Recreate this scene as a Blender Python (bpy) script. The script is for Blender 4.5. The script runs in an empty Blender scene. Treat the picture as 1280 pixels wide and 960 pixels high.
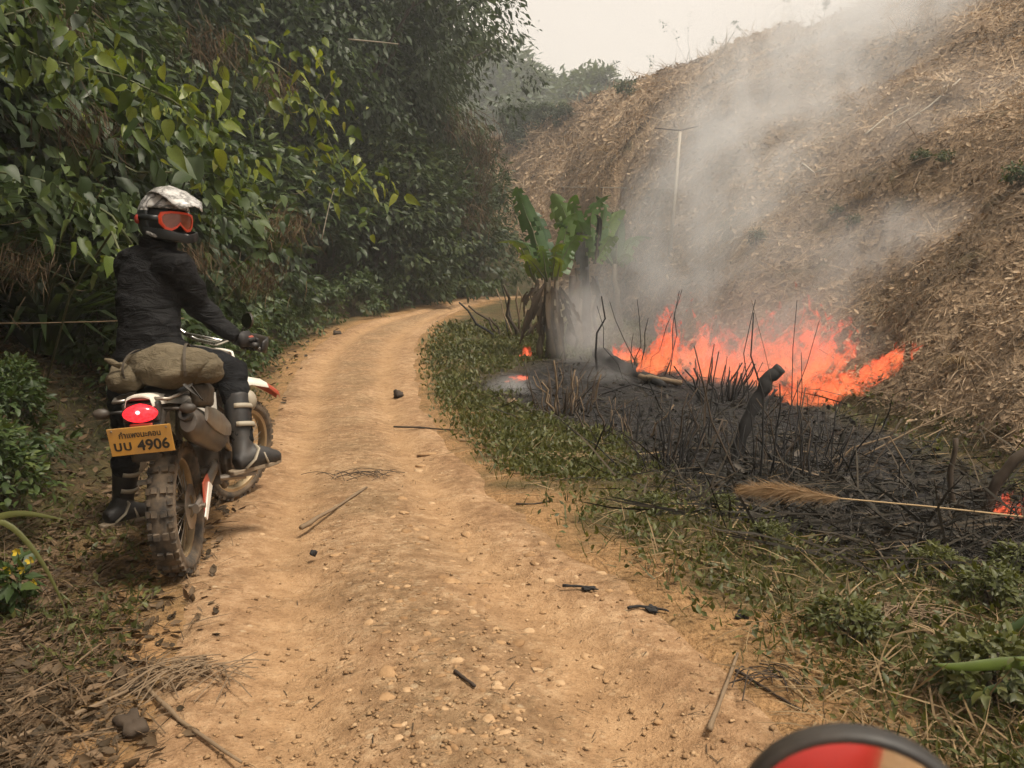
import bpy, bmesh, math, random
import numpy as np
from mathutils import Vector, Matrix, Euler

random.seed(7)
RNG = np.random.default_rng(11)
SC = bpy.context.scene
COL = SC.collection
PI = math.pi

# ------------------------------------------------------------------ camera
FPX = 980.0                      # focal length in pixels of the 1280 px wide photograph
CAM_H = 1.3
PITCH = math.atan(102.0 / FPX)
cam_d = bpy.data.cameras.new('camera')
cam_d.sensor_width = 36.0
cam_d.lens = FPX / 1280.0 * 36.0
cam_d.clip_start = 0.05
cam_d.clip_end = 2000.0
cam_d.dof.use_dof = True
cam_d.dof.focus_distance = 6.0
cam_d.dof.aperture_fstop = 9.0
cam = bpy.data.objects.new('camera', cam_d)
COL.objects.link(cam)
cam.location = (0, 0, CAM_H)
cam.rotation_euler = (PI / 2 - PITCH, 0, 0)
SC.camera = cam

# ------------------------------------------------------------------ sky, sun, exposure
SUN_EL, SUN_AZ = math.radians(64), math.radians(128)      # azimuth from +Y towards +X
world = bpy.data.worlds.new('World')
SC.world = world
world.use_nodes = True
wn, wl = world.node_tree.nodes, world.node_tree.links
wn.clear()
w_out = wn.new('ShaderNodeOutputWorld')
w_bg = wn.new('ShaderNodeBackground')
w_sky = wn.new('ShaderNodeTexSky')
w_sky.sky_type = 'NISHITA'
w_sky.sun_disc = False
w_sky.sun_elevation = SUN_EL
w_sky.sun_rotation = SUN_AZ
w_sky.dust_density = 8.0
w_sky.air_density = 1.5
w_mix = wn.new('ShaderNodeMix'); w_mix.data_type = 'RGBA'
w_mix.inputs[0].default_value = 0.86                     # smoke-veiled even sky
w_mix.inputs[7].default_value = (8.3, 7.35, 6.3, 1)
wl.new(w_sky.outputs[0], w_mix.inputs[6])
wl.new(w_mix.outputs[2], w_bg.inputs[0])
w_bg.inputs[1].default_value = 0.104
wl.new(w_bg.outputs[0], w_out.inputs[0])
sun_d = bpy.data.lights.new('sun', 'SUN')
sun_d.energy = 4.4
sun_d.angle = math.radians(12)
sun_d.color = (1.0, 0.90, 0.76)
sun = bpy.data.objects.new('sun', sun_d)
COL.objects.link(sun)
sdir = Vector((math.sin(SUN_AZ) * math.cos(SUN_EL), math.cos(SUN_AZ) * math.cos(SUN_EL), math.sin(SUN_EL)))
sun.rotation_euler = sdir.to_track_quat('Z', 'Y').to_euler()
sun.location = (-10, 5, 30)
SC.view_settings.view_transform = 'Standard'
SC.view_settings.look = 'None'
SC.view_settings.exposure = 0.34
SC.view_settings.gamma = 1.0
SC.view_settings.use_curve_mapping = False
SC.render.engine = 'CYCLES'
cy = SC.cycles
cy.use_denoising = True
cy.max_bounces = 7
cy.diffuse_bounces = 3
cy.glossy_bounces = 3
cy.transmission_bounces = 4
cy.volume_bounces = 1
cy.transparent_max_bounces = 48
cy.use_adaptive_sampling = True
cy.adaptive_threshold = 0.035
cy.caustics_reflective = False
cy.caustics_refractive = False
cy.volume_max_steps = 256
cy.sample_clamp_indirect = 4.0

# ------------------------------------------------------------------ small helpers
def pray(px, py):
    """direction (depth 1 along Y) of a photo pixel (1280x960)"""
    a = (px - 640.0) / FPX
    b = -(py - 480.0) / FPX
    c, s = math.cos(PITCH), math.sin(PITCH)
    d = np.array([a, c + b * s, -s + b * c])
    return d / d[1]

def at(px, py, depth):
    return Vector(np.array([0, 0, CAM_H]) + pray(px, py) * depth)

def sstep(t):
    t = np.clip(t, 0, 1)
    return t * t * (3 - 2 * t)

_tab = np.random.default_rng(5).random((256, 256))
def vnoise(x, y):
    x = np.asarray(x, float); y = np.asarray(y, float)
    xi = np.floor(x).astype(int); yi = np.floor(y).astype(int)
    fx = x - xi; fy = y - yi
    fx = fx * fx * (3 - 2 * fx); fy = fy * fy * (3 - 2 * fy)
    g = lambda i, j: _tab[i & 255, j & 255]
    return (g(xi, yi) * (1 - fx) + g(xi + 1, yi) * fx) * (1 - fy) + (g(xi, yi + 1) * (1 - fx) + g(xi + 1, yi + 1) * fx) * fy

def fbm(x, y, o=4):
    r = 0; a = 0.5
    for k in range(o):
        r = r + a * (vnoise(x * 2 ** k + 17.3 * k, y * 2 ** k - 9.1 * k) - 0.5); a *= 0.5
    return r

def tag(o, label=None, cat=None, group=None, kind=None):
    if label: o['label'] = label
    if cat: o['category'] = cat
    if group: o['group'] = group
    if kind: o['kind'] = kind
    return o

def link(o, parent=None):
    COL.objects.link(o)
    if parent is not None: o.parent = parent
    return o

def empty(name, loc=(0, 0, 0), rot=(0, 0, 0), scale=1.0):
    o = bpy.data.objects.new(name, None)
    o.empty_display_size = 0.2
    o.location = loc; o.rotation_euler = rot
    o.scale = (scale,) * 3 if not hasattr(scale, '__len__') else scale
    return link(o)

def mk_mesh(name, V, F=None, tris=None, quads=None, smooth=False, attr=None):
    me = bpy.data.meshes.new(name)
    V = np.asarray(V, dtype=np.float32)
    if F is not None:
        me.from_pydata(V.tolist(), [], [tuple(int(i) for i in f) for f in F])
    else:
        parts = []; tot = []
        if tris is not None and len(tris): parts.append(np.asarray(tris).ravel()); tot.append(np.full(len(tris), 3))
        if quads is not None and len(quads): parts.append(np.asarray(quads).ravel()); tot.append(np.full(len(quads), 4))
        li = np.concatenate(parts).astype(np.int32); lt = np.concatenate(tot).astype(np.int32)
        me.vertices.add(len(V)); me.vertices.foreach_set('co', V.ravel())
        me.loops.add(len(li)); me.loops.foreach_set('vertex_index', li)
        me.polygons.add(len(lt))
        ls = np.zeros(len(lt), np.int32); ls[1:] = np.cumsum(lt)[:-1]
        me.polygons.foreach_set('loop_start', ls)
        me.update(calc_edges=True)
    if smooth:
        me.polygons.foreach_set('use_smooth', np.ones(len(me.polygons), bool))
    if attr:
        for k, a in attr.items():
            at_ = me.attributes.new(k, 'FLOAT', 'POINT')
            at_.data.foreach_set('value', np.asarray(a, np.float32))
    me.validate()
    return me

def mobj(name, me, mat=None, parent=None):
    o = bpy.data.objects.new(name, me)
    if mat is not None and not me.materials:
        for m in (mat if isinstance(mat, (list, tuple)) else [mat]): me.materials.append(m)
    return link(o, parent)

def frame_from(d, up=(0, 0, 1)):
    d = Vector(d).normalized(); up = Vector(up)
    if abs(d.dot(up)) > 0.97: up = Vector((1, 0, 0))
    s = up.cross(d).normalized()
    return d, s, d.cross(s).normalized()

class MB:
    """collects shapes, builds one mesh object"""
    def __init__(s): s.V = []; s.F = []
    def add(s, V, F):
        n = len(s.V); s.V += [tuple(v) for v in V]; s.F += [tuple(i + n for i in f) for f in F]; return s
    def box(s, c, size, rot=None):
        x, y, z = (k / 2 for k in size); V = [Vector((i * x, j * y, k * z)) for i in (-1, 1) for j in (-1, 1) for k in (-1, 1)]
        if rot is not None:
            R = Euler(rot).to_matrix(); V = [R @ v for v in V]
        c = Vector(c)
        return s.add([v + c for v in V], [(0, 1, 3, 2), (4, 6, 7, 5), (0, 4, 5, 1), (2, 3, 7, 6), (0, 2, 6, 4), (1, 5, 7, 3)])
    def tube(s, P, r, n=8, cap=True, flat=1.0, up=(0, 0, 1)):
        """swept tube; r radius or list of radii or list of (a,b)"""
        P = [Vector(p) for p in P]; m = len(P)
        rr = r if hasattr(r, '__len__') else [r] * m
        V = []; prev = None
        for i, p in enumerate(P):
            d = (P[min(i + 1, m - 1)] - P[max(i - 1, 0)])
            if d.length < 1e-9: d = Vector((0, 0, 1))
            if prev is None:
                d, a, b = frame_from(d, up)
            else:
                d.normalize(); a = prev - d * prev.dot(d)
                if a.length < 1e-6: d, a, b = frame_from(d, up)
                a.normalize(); b = d.cross(a)
            prev = a
            ra, rb = (rr[i] if hasattr(rr[i], '__len__') else (rr[i], rr[i] * flat))
            for k in range(n):
                t = 2 * PI * k / n
                V.append(p + a * (ra * math.cos(t)) + b * (rb * math.sin(t)))
        F = [(i * n + k, i * n + (k + 1) % n, (i + 1) * n + (k + 1) % n, (i + 1) * n + k) for i in range(m - 1) for k in range(n)]
        if cap:
            F.append(tuple(range(n - 1, -1, -1))); F.append(tuple((m - 1) * n + k for k in range(n)))
        return s.add(V, F)
    def lathe(s, prof, c, axis, n=24, closed=False):
        """profile of (radius, along) about an axis"""
        d, a, b = frame_from(axis); c = Vector(c); V = []
        m = len(prof)
        for k in range(n):
            t = 2 * PI * k / n
            for (r, h) in prof: V.append(c + d * h + a * (r * math.cos(t)) + b * (r * math.sin(t)))
        F = []
        for k in range(n):
            k2 = (k + 1) % n
            for i in range(m if closed else m - 1):
                j = (i + 1) % m
                F.append((k * m + i, k * m + j, k2 * m + j, k2 * m + i))
        return s.add(V, F)
    def ell(s, c, r, nu=16, nv=10, rot=None, fn=None):
        c = Vector(c); V = []; F = []
        R = Euler(rot).to_matrix() if rot is not None else Matrix.Identity(3)
        for j in range(nv + 1):
            ph = PI * j / nv
            for i in range(nu):
                t = 2 * PI * i / nu
                u = Vector((math.sin(ph) * math.cos(t), math.sin(ph) * math.sin(t), math.cos(ph)))
                k = fn(u) if fn else 1.0
                V.append(c + R @ Vector((u.x * r[0] * k, u.y * r[1] * k, u.z * r[2] * k)))
        for j in range(nv):
            for i in range(nu):
                i2 = (i + 1) % nu
                F.append((j * nu + i, (j + 1) * nu + i, (j + 1) * nu + i2, j * nu + i2))
        return s.add(V, F)
    def prism(s, poly, h0, h1, fr):
        """poly 2D extruded between h0,h1; fr(u,v,h)->point"""
        n = len(poly)
        V = [fr(u, v, h0) for u, v in poly] + [fr(u, v, h1) for u, v in poly]
        F = [tuple(range(n - 1, -1, -1)), tuple(range(n, 2 * n))] + [(i, (i + 1) % n, n + (i + 1) % n, n + i) for i in range(n)]
        return s.add(V, F)
    def mesh(s, name, smooth=False):
        me = mk_mesh(name, s.V, s.F, smooth=smooth)
        bm = bmesh.new(); bm.from_mesh(me); bmesh.ops.remove_doubles(bm, verts=bm.verts, dist=1e-5)
        bmesh.ops.recalc_face_normals(bm, faces=bm.faces); bm.to_mesh(me); bm.free()
        if smooth: me.polygons.foreach_set('use_smooth', np.ones(len(me.polygons), bool))
        return me
    def build(s, name, mat, parent=None, smooth=False, bevel=0, sub=0, angle=None):
        o = mobj(name, s.mesh(name, smooth or sub > 0 or angle is not None), mat, parent)
        if bevel:
            b = o.modifiers.new('b', 'BEVEL'); b.width = bevel; b.segments = 2; b.limit_method = 'ANGLE'
        if sub:
            b = o.modifiers.new('s', 'SUBSURF'); b.levels = sub; b.render_levels = sub
        if angle is not None:
            try: o.data.set_sharp_from_angle(angle=math.radians(angle))
            except Exception: pass
        return o

def rots(D, N):
    """rotation matrices with x axis = D, z axis near N"""
    D = D / (np.linalg.norm(D, axis=1, keepdims=True) + 1e-9)
    Yv = np.cross(N, D); Yv /= (np.linalg.norm(Yv, axis=1, keepdims=True) + 1e-9)
    Z = np.cross(D, Yv)
    return np.stack([D, Yv, Z], axis=2)

def batch(T, F, P, R, S, rnd=None):
    """instantiate template (T verts, F list of tris/quads) -> V, tris, quads, rnd per vertex"""
    T = np.asarray(T, float); n = len(P); k = len(T)
    S = np.asarray(S, float)
    if S.ndim == 1: S = np.repeat(S[:, None], 3, 1)
    V = np.einsum('nij,nkj->nki', R, T[None] * S[:, None, :]) + P[:, None, :]
    off = (np.arange(n) * k)[:, None, None]
    tr = [f for f in F if len(f) == 3]; qu = [f for f in F if len(f) == 4]
    tris = (np.array(tr)[None] + off).reshape(-1, 3) if tr else None
    quads = (np.array(qu)[None] + off).reshape(-1, 4) if qu else None
    if rnd is None: rnd = RNG.random(n)
    return V.reshape(-1, 3), tris, quads, np.repeat(rnd, k)

def join_batches(bs):
    V = []; T = []; Q = []; A = []; n = 0
    for v, t, q, a in bs:
        V.append(v); A.append(a)
        if t is not None: T.append(t + n)
        if q is not None: Q.append(q + n)
        n += len(v)
    return np.concatenate(V), (np.concatenate(T) if T else None), (np.concatenate(Q) if Q else None), np.concatenate(A)

def batch_obj(name, bs, mat, parent=None, smooth=False):
    V, t, q, a = join_batches(bs)
    return mobj(name, mk_mesh(name, V, tris=t, quads=q, attr={'rnd': a}, smooth=smooth), mat, parent)

LEAF_S = ([(0, 0, 0), (.42, -.24, .05), (1, 0, -.1), (.42, .24, .05)], [(0, 1, 2), (0, 2, 3)])
LEAF_M = ([(0, 0, 0), (.3, -.24, .06), (.3, 0, .0), (.3, .24, .06), (.68, -.19, .02), (.68, 0, -.05), (.68, .19, .02), (1.02, 0, -.2)],
          [(0, 1, 2), (0, 2, 3), (1, 4, 5, 2), (2, 5, 6, 3), (4, 7, 5), (5, 7, 6)])
LANCE = ([(0, 0, 0), (.3, -.06, .0), (.3, .06, .0), (.65, -.05, -.07), (.65, .05, -.07), (1, 0, -.25)],
         [(0, 1, 2), (1, 3, 4, 2), (3, 5, 4)])
BLADE = ([(0, -.03, 0), (0, .03, 0), (.4, -.028, .02), (.4, .028, .02), (.75, -.018, -.06), (.75, .018, -.06), (1, 0, -.2)],
         [(0, 2, 3, 1), (2, 4, 5, 3), (4, 6, 5)])
STRAW = ([(0, -.012, 0), (0, .012, 0), (.5, -.012, .05), (.5, .012, .05), (1, 0, 0)], [(0, 2, 3, 1), (2, 4, 3)])
CURL = ([(0, 0, 0), (.35, -.25, .14), (.35, 0, .02), (.35, .25, .14), (.75, -.2, .2), (.75, 0, .06), (.75, .2, .16), (1, .05, .22)],
        [(0, 1, 2), (0, 2, 3), (1, 4, 5, 2), (2, 5, 6, 3), (4, 7, 5), (5, 7, 6)])
def heart_leaf():
    pts = []
    half = [(0, 0), (-.01, .13), (.08, .25), (.24, .33), (.45, .32), (.68, .22), (.87, .09), (1.06, 0)]
    T = []; n = len(half)
    for x, y in half: T.append((x, 0, -.18 * max(0, x) ** 2))
    for x, y in half[1:-1]: T.append((x, y, .10 * (y / .43) - .22 * max(0, x) ** 2 + .02 * math.sin(9 * x)))
    for x, y in half[1:-1]: T.append((x, -y, .10 * (y / .43) - .22 * max(0, x) ** 2 + .02 * math.cos(8 * x)))
    L = [0] + [n + i for i in range(n - 2)] + [n - 1]
    Rr = [0] + [2 * n - 2 + i for i in range(n - 2)] + [n - 1]
    F = []
    for i in range(n - 1):
        a, b = i, i + 1
        for S_, fl in ((L, False), (Rr, True)):
            f = [a, b, S_[i + 1], S_[i]]
            f = [v for j, v in enumerate(f) if v not in f[:j]]
            if len(f) > 2: F.append(tuple(f[::-1] if fl else f))
    return T, F
HEART = heart_leaf()

# ------------------------------------------------------------------ materials
class NT:
    def __init__(s, name):
        s.m = bpy.data.materials.new(name); s.m.use_nodes = True
        s.t = s.m.node_tree; s.n = s.t.nodes; s.l = s.t.links; s.n.clear()
        s.out = s.n.new('ShaderNodeOutputMaterial')
    def node(s, typ, ins=None, **kw):
        nd = s.n.new(typ)
        for k, v in kw.items(): setattr(nd, k, v)
        for k, v in (ins or {}).items(): s.put(nd.inputs[k], v)
        return nd
    def put(s, inp, v):
        if isinstance(v, bpy.types.NodeSocket): s.l.new(v, inp)
        elif hasattr(v, '__len__') and len(v) == 3 and inp.type == 'RGBA': inp.default_value = (*v, 1)
        else: inp.default_value = v
    def math(s, op, a, b=0.0, c=None, clamp=False):
        nd = s.n.new('ShaderNodeMath'); nd.operation = op; nd.use_clamp = clamp
        s.put(nd.inputs[0], a); s.put(nd.inputs[1], b)
        if c is not None: s.put(nd.inputs[2], c)
        return nd.outputs[0]
    def mix(s, f, a, b, mode='MIX'):
        nd = s.n.new('ShaderNodeMix'); nd.data_type = 'RGBA'; nd.blend_type = mode
        s.put(nd.inputs[0], f); s.put(nd.inputs[6], a); s.put(nd.inputs[7], b)
        return nd.outputs[2]
    def coord(s, kind='Object', scale=None):
        c = s.n.new('ShaderNodeTexCoord').outputs[kind]
        if scale is None: return c
        mp = s.n.new('ShaderNodeMapping'); s.l.new(c, mp.inputs[0]); mp.inputs[3].default_value = scale if hasattr(scale, '__len__') else (scale,) * 3
        return mp.outputs[0]
    def pos(s): return s.n.new('ShaderNodeNewGeometry').outputs['Position']
    def noise(s, vec, scale=5.0, detail=4.0, rough=.55, dist=0.0):
        nd = s.n.new('ShaderNodeTexNoise'); s.l.new(vec, nd.inputs['Vector'])
        nd.inputs['Scale'].default_value = scale; nd.inputs['Detail'].default_value = detail
        nd.inputs['Roughness'].default_value = rough; nd.inputs['Distortion'].default_value = dist
        return nd.outputs[0]
    def voro(s, vec, scale, feature='F1', out=0, rand=1.0):
        nd = s.n.new('ShaderNodeTexVoronoi'); nd.feature = feature; s.l.new(vec, nd.inputs['Vector'])
        nd.inputs['Scale'].default_value = scale; nd.inputs['Randomness'].default_value = rand
        return nd.outputs[out]
    def ramp(s, f, stops):
        nd = s.n.new('ShaderNodeValToRGB'); s.put(nd.inputs[0], f)
        e = nd.color_ramp.elements
        while len(e) < len(stops): e.new(0.5)
        for i, (p, c) in enumerate(stops):
            e[i].position = p; e[i].color = (*c, 1) if hasattr(c, '__len__') else (c, c, c, 1)
        return nd.outputs[0]
    def attr(s, name): return s.node('ShaderNodeAttribute', attribute_name=name).outputs['Fac']
    def bump(s, h, strength=.5, dist=.02):
        nd = s.n.new('ShaderNodeBump'); nd.inputs['Strength'].default_value = strength; nd.inputs['Distance'].default_value = dist
        s.l.new(h, nd.inputs['Height']); return nd.outputs[0]
    def bsdf(s, color, rough=.7, metal=0.0, normal=None, spec=None, **kw):
        b = s.n.new('ShaderNodeBsdfPrincipled')
        s.put(b.inputs['Base Color'], color); s.put(b.inputs['Roughness'], rough); s.put(b.inputs['Metallic'], metal)
        if normal is not None: s.l.new(normal, b.inputs['Normal'])
        if spec is not None: b.inputs['Specular IOR Level'].default_value = spec
        for k, v in kw.items(): s.put(b.inputs[k], v)
        return b.outputs[0]
    def done(s, sh, vol=None):
        if sh is not None: s.l.new(sh, s.out.inputs[0])
        if vol is not None: s.l.new(vol, s.out.inputs[1])
        return s.m

def leaf_mat(name, stops, trans=.3, rough=.5, spec=.35, tint=(1.3, 1.25, .5), orand=.18):
    n = NT(name)
    r = n.attr('rnd')
    oi = n.n.new('ShaderNodeObjectInfo')
    big = n.noise(n.pos(), .55, 2)
    f = n.math('ADD', n.math('MULTIPLY', r, .80 - orand), n.math('MULTIPLY', oi.outputs['Random'], orand))
    f = n.math('ADD', f, n.math('MULTIPLY', n.math('SUBTRACT', big, .5), .5), clamp=True)
    c = n.ramp(f, stops)
    c = n.mix(n.math('MULTIPLY', n.noise(n.coord('Object'), 14, 2), .5), c, (.02, .02, .008), 'MIX')
    b = n.bsdf(c, rough, spec=spec)
    t = n.node('ShaderNodeBsdfTranslucent', {'Color': n.mix(1.0, c, tint, 'MULTIPLY')}).outputs[0]
    mx = n.node('ShaderNodeMixShader', {0: trans, 1: b, 2: t}).outputs[0]
    return n.done(mx)

def plain(name, col, rough=.6, metal=0.0, var=.35, scale=12.0, bump=.15, dust=0.0, dustcol=(.30, .20, .11), spec=None, bdist=.004):
    n = NT(name); co = n.coord('Object')
    nz = n.noise(co, scale, 5)
    c = n.mix(n.math('MULTIPLY', nz, var * 2, clamp=True), col, tuple(k * .55 for k in col))
    if dust:
        d = n.noise(co, scale * .45, 6, .65)
        d = n.ramp(d, [(.38, 0.0), (.68, 1.0)])
        c = n.mix(n.math('MULTIPLY', d, dust), c, dustcol)
    rg = n.math('ADD', rough - .1, n.math('MULTIPLY', nz, .2))
    return n.done(n.bsdf(c, rg, metal, n.bump(n.noise(co, scale * 4, 4), bump, bdist), spec))

M = {}

# ------------------------------------------------------------------ terrain
def zroad(Y):
    return 1.55 * sstep((np.asarray(Y, float) - 8.0) / 26.0)

def hit_road(px, py):
    d = pray(px, py); lo, hi = 1.0, 45.0
    ts = np.linspace(1.0, 45.0, 4000)
    g = CAM_H + d[2] * ts - zroad(ts)
    i = np.argmax(g < 0) if (g < 0).any() else len(ts) - 1
    return np.array([d[0] * ts[i], ts[i]])

_edge = [(960, 112, 1085), (900, 145, 1012), (800, 188, 905), (740, 212, 815), (700, 232, 738), (660, 255, 682), (620, 280, 640), (580, 302, 602),
         (550, 320, 568), (520, 335, 546), (500, 345, 534), (470, 358, 526), (450, 372, 523), (430, 392, 526), (415, 418, 534), (400, 462, 553), (389, 512, 574), (382, 552, 592)]
EL = [np.array([-1.5, -8.0]), np.array([-1.32, -3.0]), np.array([-1.2, 0.5])] + [hit_road(l, y) for y, l, r in _edge]
ER = [np.array([1.15, -8.0]), np.array([1.05, -3.0]), np.array([.98, 0.5])] + [hit_road(r, y) for y, l, r in _edge]
EL += [np.array([-1.5, 32.4]), np.array([-.2, 33.8]), np.array([1.4, 34.6])]
ER += [np.array([-.3, 30.6]), np.array([.8, 31.8]), np.array([2.2, 32.4])]
def resample(P, n):
    P = np.array(P); s = np.r_[0, np.cumsum(np.linalg.norm(np.diff(P, axis=0), axis=1))]
    # smooth the polyline a little on the way
    t = np.linspace(0, 1, n) ** 1.35
    Q = np.stack([np.interp(t * s[-1], s, P[:, k]) for k in (0, 1)], 1)
    for _ in range(6): Q[1:-1] = .5 * Q[1:-1] + .25 * (Q[:-2] + Q[2:])
    return Q
# pair the edges row by row so that cross-sections stay square
def densify(P, k=14):
    P = np.array(P); n = len(P)
    t = np.linspace(0, n - 1, (n - 1) * k + 1); i = np.arange(n)
    Q = np.stack([np.interp(t, i, P[:, c]) for c in (0, 1)], 1)
    for _ in range(60): Q[1:-1] = .5 * Q[1:-1] + .25 * (Q[:-2] + Q[2:])
    return Q
QL, QR = densify(EL), densify(ER)

def sdist(X, Y, Q, left):
    """signed distance to an edge polyline, positive outside the road"""
    Q = Q[::5]
    best = np.full(X.shape, 1e9); sg = np.zeros(X.shape)
    for a, b in zip(Q[:-1], Q[1:]):
        d = b - a; L2 = d @ d + 1e-12
        t = np.clip(((X - a[0]) * d[0] + (Y - a[1]) * d[1]) / L2, 0, 1)
        ex = X - a[0] - t * d[0]; ey = Y - a[1] - t * d[1]
        r = ex * ex + ey * ey
        cr = d[0] * (Y - a[1]) - d[1] * (X - a[0])     # >0 left of travel
        m = r < best
        best = np.where(m, r, best); sg = np.where(m, np.sign(cr), sg)
    dd = np.sqrt(best) * sg
    return dd if left else -dd

_skx = np.array([-400, 300, 560, 640, 690, 740, 800, 860, 920, 1000, 1080, 1280, 1700, 2600])
_sky = np.array([245, 230, 200, 178, 147, 129, 112, 90, 63, 41, 15, -56, -175, -290])
_skd = np.array([70, 66, 62, 60, 56, 53, 50, 47, 44, 41, 38, 32, 26, 20])
_bu = np.array([-2, -.6, -.2, 0, .07, .115, .15, .2, .28, .37, .5, .653, 1.0, 1.6, 3.0])
_bd = np.array([75, 65, 50, 40, 35, 27, 21.5, 16.4, 12.8, 10.6, 7.8, 5.7, 4.2, 3.0, 1.8])
def terrain(X, Y, parts=False):
    X = np.asarray(X, float); Y = np.asarray(Y, float)
    dl = sdist(X, Y, QL, True); dr = sdist(X, Y, QR, False)
    z = zroad(Y)
    # cleared hillside on the right
    Yc = np.maximum(Y, .4)
    u = np.clip(X / Yc, -3, 3)
    px = 640 + u * FPX
    ys = np.interp(px, _skx, _sky); Ys = np.interp(px, _skx, _skd); Yb = np.interp(u, _bu, _bd)
    zs = CAM_H + (378 - ys) / FPX * Ys - zroad(Ys) * 1.0
    t = (Yc - Yb) / (Ys - Yb)
    hill = np.where(t < 1, zs * np.clip(t, 0, 1) ** .94, zs - .10 * (Yc - Ys))
    hill = np.maximum(hill, 0)
    hill = hill * sstep((np.maximum(dr, dl) - .7) / 2.5) * sstep((Y + 2) / 3)
    hill = np.where(dl > 0, hill * sstep((dl - .8) / 3), hill)
    rough = sstep(hill / 1.0)
    hill = hill + rough * (fbm(X * .22, Y * .22) * 1.0 + fbm(X * .9 + 5, Y * .9) * .62 + fbm(X * 2.6, Y * 2.6) * .26) * np.clip((1.2 - t) * 4, .25, 1)
    # wooded bank on the left
    b = np.clip(dl - .9, 0, None)
    bank = np.where(b < 3.2, b * .82, 3.2 * .82 + (b - 3.2) * .42)
    bank = np.minimum(bank, 9.0) * np.clip(sstep((2.5 - X) / 4.0), 0, 1)
    bank = bank * (1 + .5 * fbm(X * .5, Y * .5))
    sidel = sstep((dl - .1) / .8); sider = sstep((dr - .1) / .8)
    z = z + (sidel + sider) * (fbm(X * 1.3, Y * 1.3) * .10 + fbm(X * 5, Y * 5) * .05)
    z = z - .06 * sstep((dr - .2) / .5) * (1 - sstep((dr - 1.0) / .8)) * 0
    z = z + np.maximum(hill, bank)
    if parts: return z, hill, bank, dl, dr
    return z

def gz(x, y): return float(terrain(np.array([x]), np.array([y]))[0])

def hits(px, py, far=120.0, n=1500):
    """where photo pixels meet the terrain (arrays)"""
    px = np.atleast_1d(np.asarray(px, float)); py = np.atleast_1d(np.asarray(py, float))
    ts = np.geomspace(1.2, far, n)
    out = []
    for a, b in zip(px, py):
        d = pray(a, b)
        g = CAM_H + d[2] * ts - terrain(d[0] * ts, ts)
        k = np.argmax(g < 0) if (g < 0).any() else n - 1
        t = ts[k]
        if k > 0 and g[k] < 0:
            t = ts[k - 1] + (ts[k] - ts[k - 1]) * g[k - 1] / (g[k - 1] - g[k] + 1e-12)
        x, y = d[0] * t, t
        out.append((x, y, CAM_H + d[2] * t))
    return np.array(out)
def hit(px, py): return Vector(hits(px, py, n=600)[0])

# charred patch outlined where the photograph shows it, on the ground
_bp = hits([588, 640, 700, 790, 900, 1010, 1120, 1275, 1380, 1380, 1180, 1060, 960, 890, 840, 780, 700, 640],
           [480, 458, 446, 452, 468, 496, 545, 622, 665, 722, 718, 690, 655, 632, 600, 556, 528, 503])[:, :2]
def inside_dist(X, Y, poly):
    """signed distance to polygon, positive inside"""
    best = np.full(X.shape, 1e9); ins = np.zeros(X.shape, bool)
    n = len(poly)
    for i in range(n):
        a = poly[i]; b = poly[(i + 1) % n]; d = b - a
        t = np.clip(((X - a[0]) * d[0] + (Y - a[1]) * d[1]) / (d @ d + 1e-12), 0, 1)
        r = (X - a[0] - t * d[0]) ** 2 + (Y - a[1] - t * d[1]) ** 2
        best = np.minimum(best, r)
        c = ((a[1] > Y) != (b[1] > Y)) & (X < (b[0] - a[0]) * (Y - a[1]) / (b[1] - a[1] + 1e-12) + a[0])
        ins ^= c
    return np.sqrt(best) * np.where(ins, 1, -1)
def burn(X, Y):
    d = inside_dist(X, Y, _bp)
    w = .12 + .03 * np.maximum(Y, 0)
    return sstep(.5 + (d + fbm(X * 2.2, Y * 2.2) * .5 * np.clip(Y / 8, .6, 2)) / (2.4 * w))

def axis_grid(lo, hi, c, fine, grow):
    a = [c]; h = fine
    while a[-1] < hi: a.append(a[-1] + h); h = h * grow if a[-1] > c + 3 else h
    b = [c]; h = fine
    while b[-1] > lo: b.append(b[-1] - h); h = h * grow if b[-1] < c - 3 else h
    return np.array(sorted(set(b[1:] + a)))
gx = axis_grid(-160, 200, .6, .085, 1.022)
gy = np.concatenate([np.arange(-8, 1.0, .3), [1.0]])
h = .06; yy = 1.0; ext = []
while yy < 420:
    yy += h; ext.append(yy); h = max(.06, yy * .012)
gy = np.concatenate([gy, ext])
GX, GY = np.meshgrid(gx, gy)
GZ, GH, GB, GDL, GDR = terrain(GX, GY, True)
on_road = (GDL < .02) & (GDR < .02)
GZ = GZ - .07 * (1 - sstep((np.maximum(GDL, GDR) + .30) / .26))
BURN = burn(GX, GY)
DUST = 1 - sstep((GDR - .02 + fbm(GX * 2 + 9, GY * 2) * 1.1) / .6)
DUST = np.where(GDL > 0, 1 - sstep((GDL + fbm(GX * 2, GY * 2) * .6) / .8), DUST)
nr, nc = GX.shape
VV = np.stack([GX, GY, GZ], 2).reshape(-1, 3)
ii = np.arange(nr * nc).reshape(nr, nc)
QQ = np.stack([ii[:-1, :-1], ii[:-1, 1:], ii[1:, 1:], ii[1:, :-1]], 2).reshape(-1, 4)
mid = lambda A: (A[:-1, :-1] + A[1:, 1:]).ravel() / 2
is_h = (mid(GH) > .22) & (mid(GH) > mid(GB))
is_b = (mid(GB) > .12) & ~is_h
def sub_mesh(name, mask, mat):
    q = QQ[mask]; used, inv = np.unique(q, return_inverse=True)
    me = mk_mesh(name, VV[used], quads=inv.reshape(-1, 4), smooth=True, attr={'burn': BURN.ravel()[used], 'dust': DUST.ravel()[used]})
    return tag(mobj(name, me, mat), kind='structure')

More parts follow.
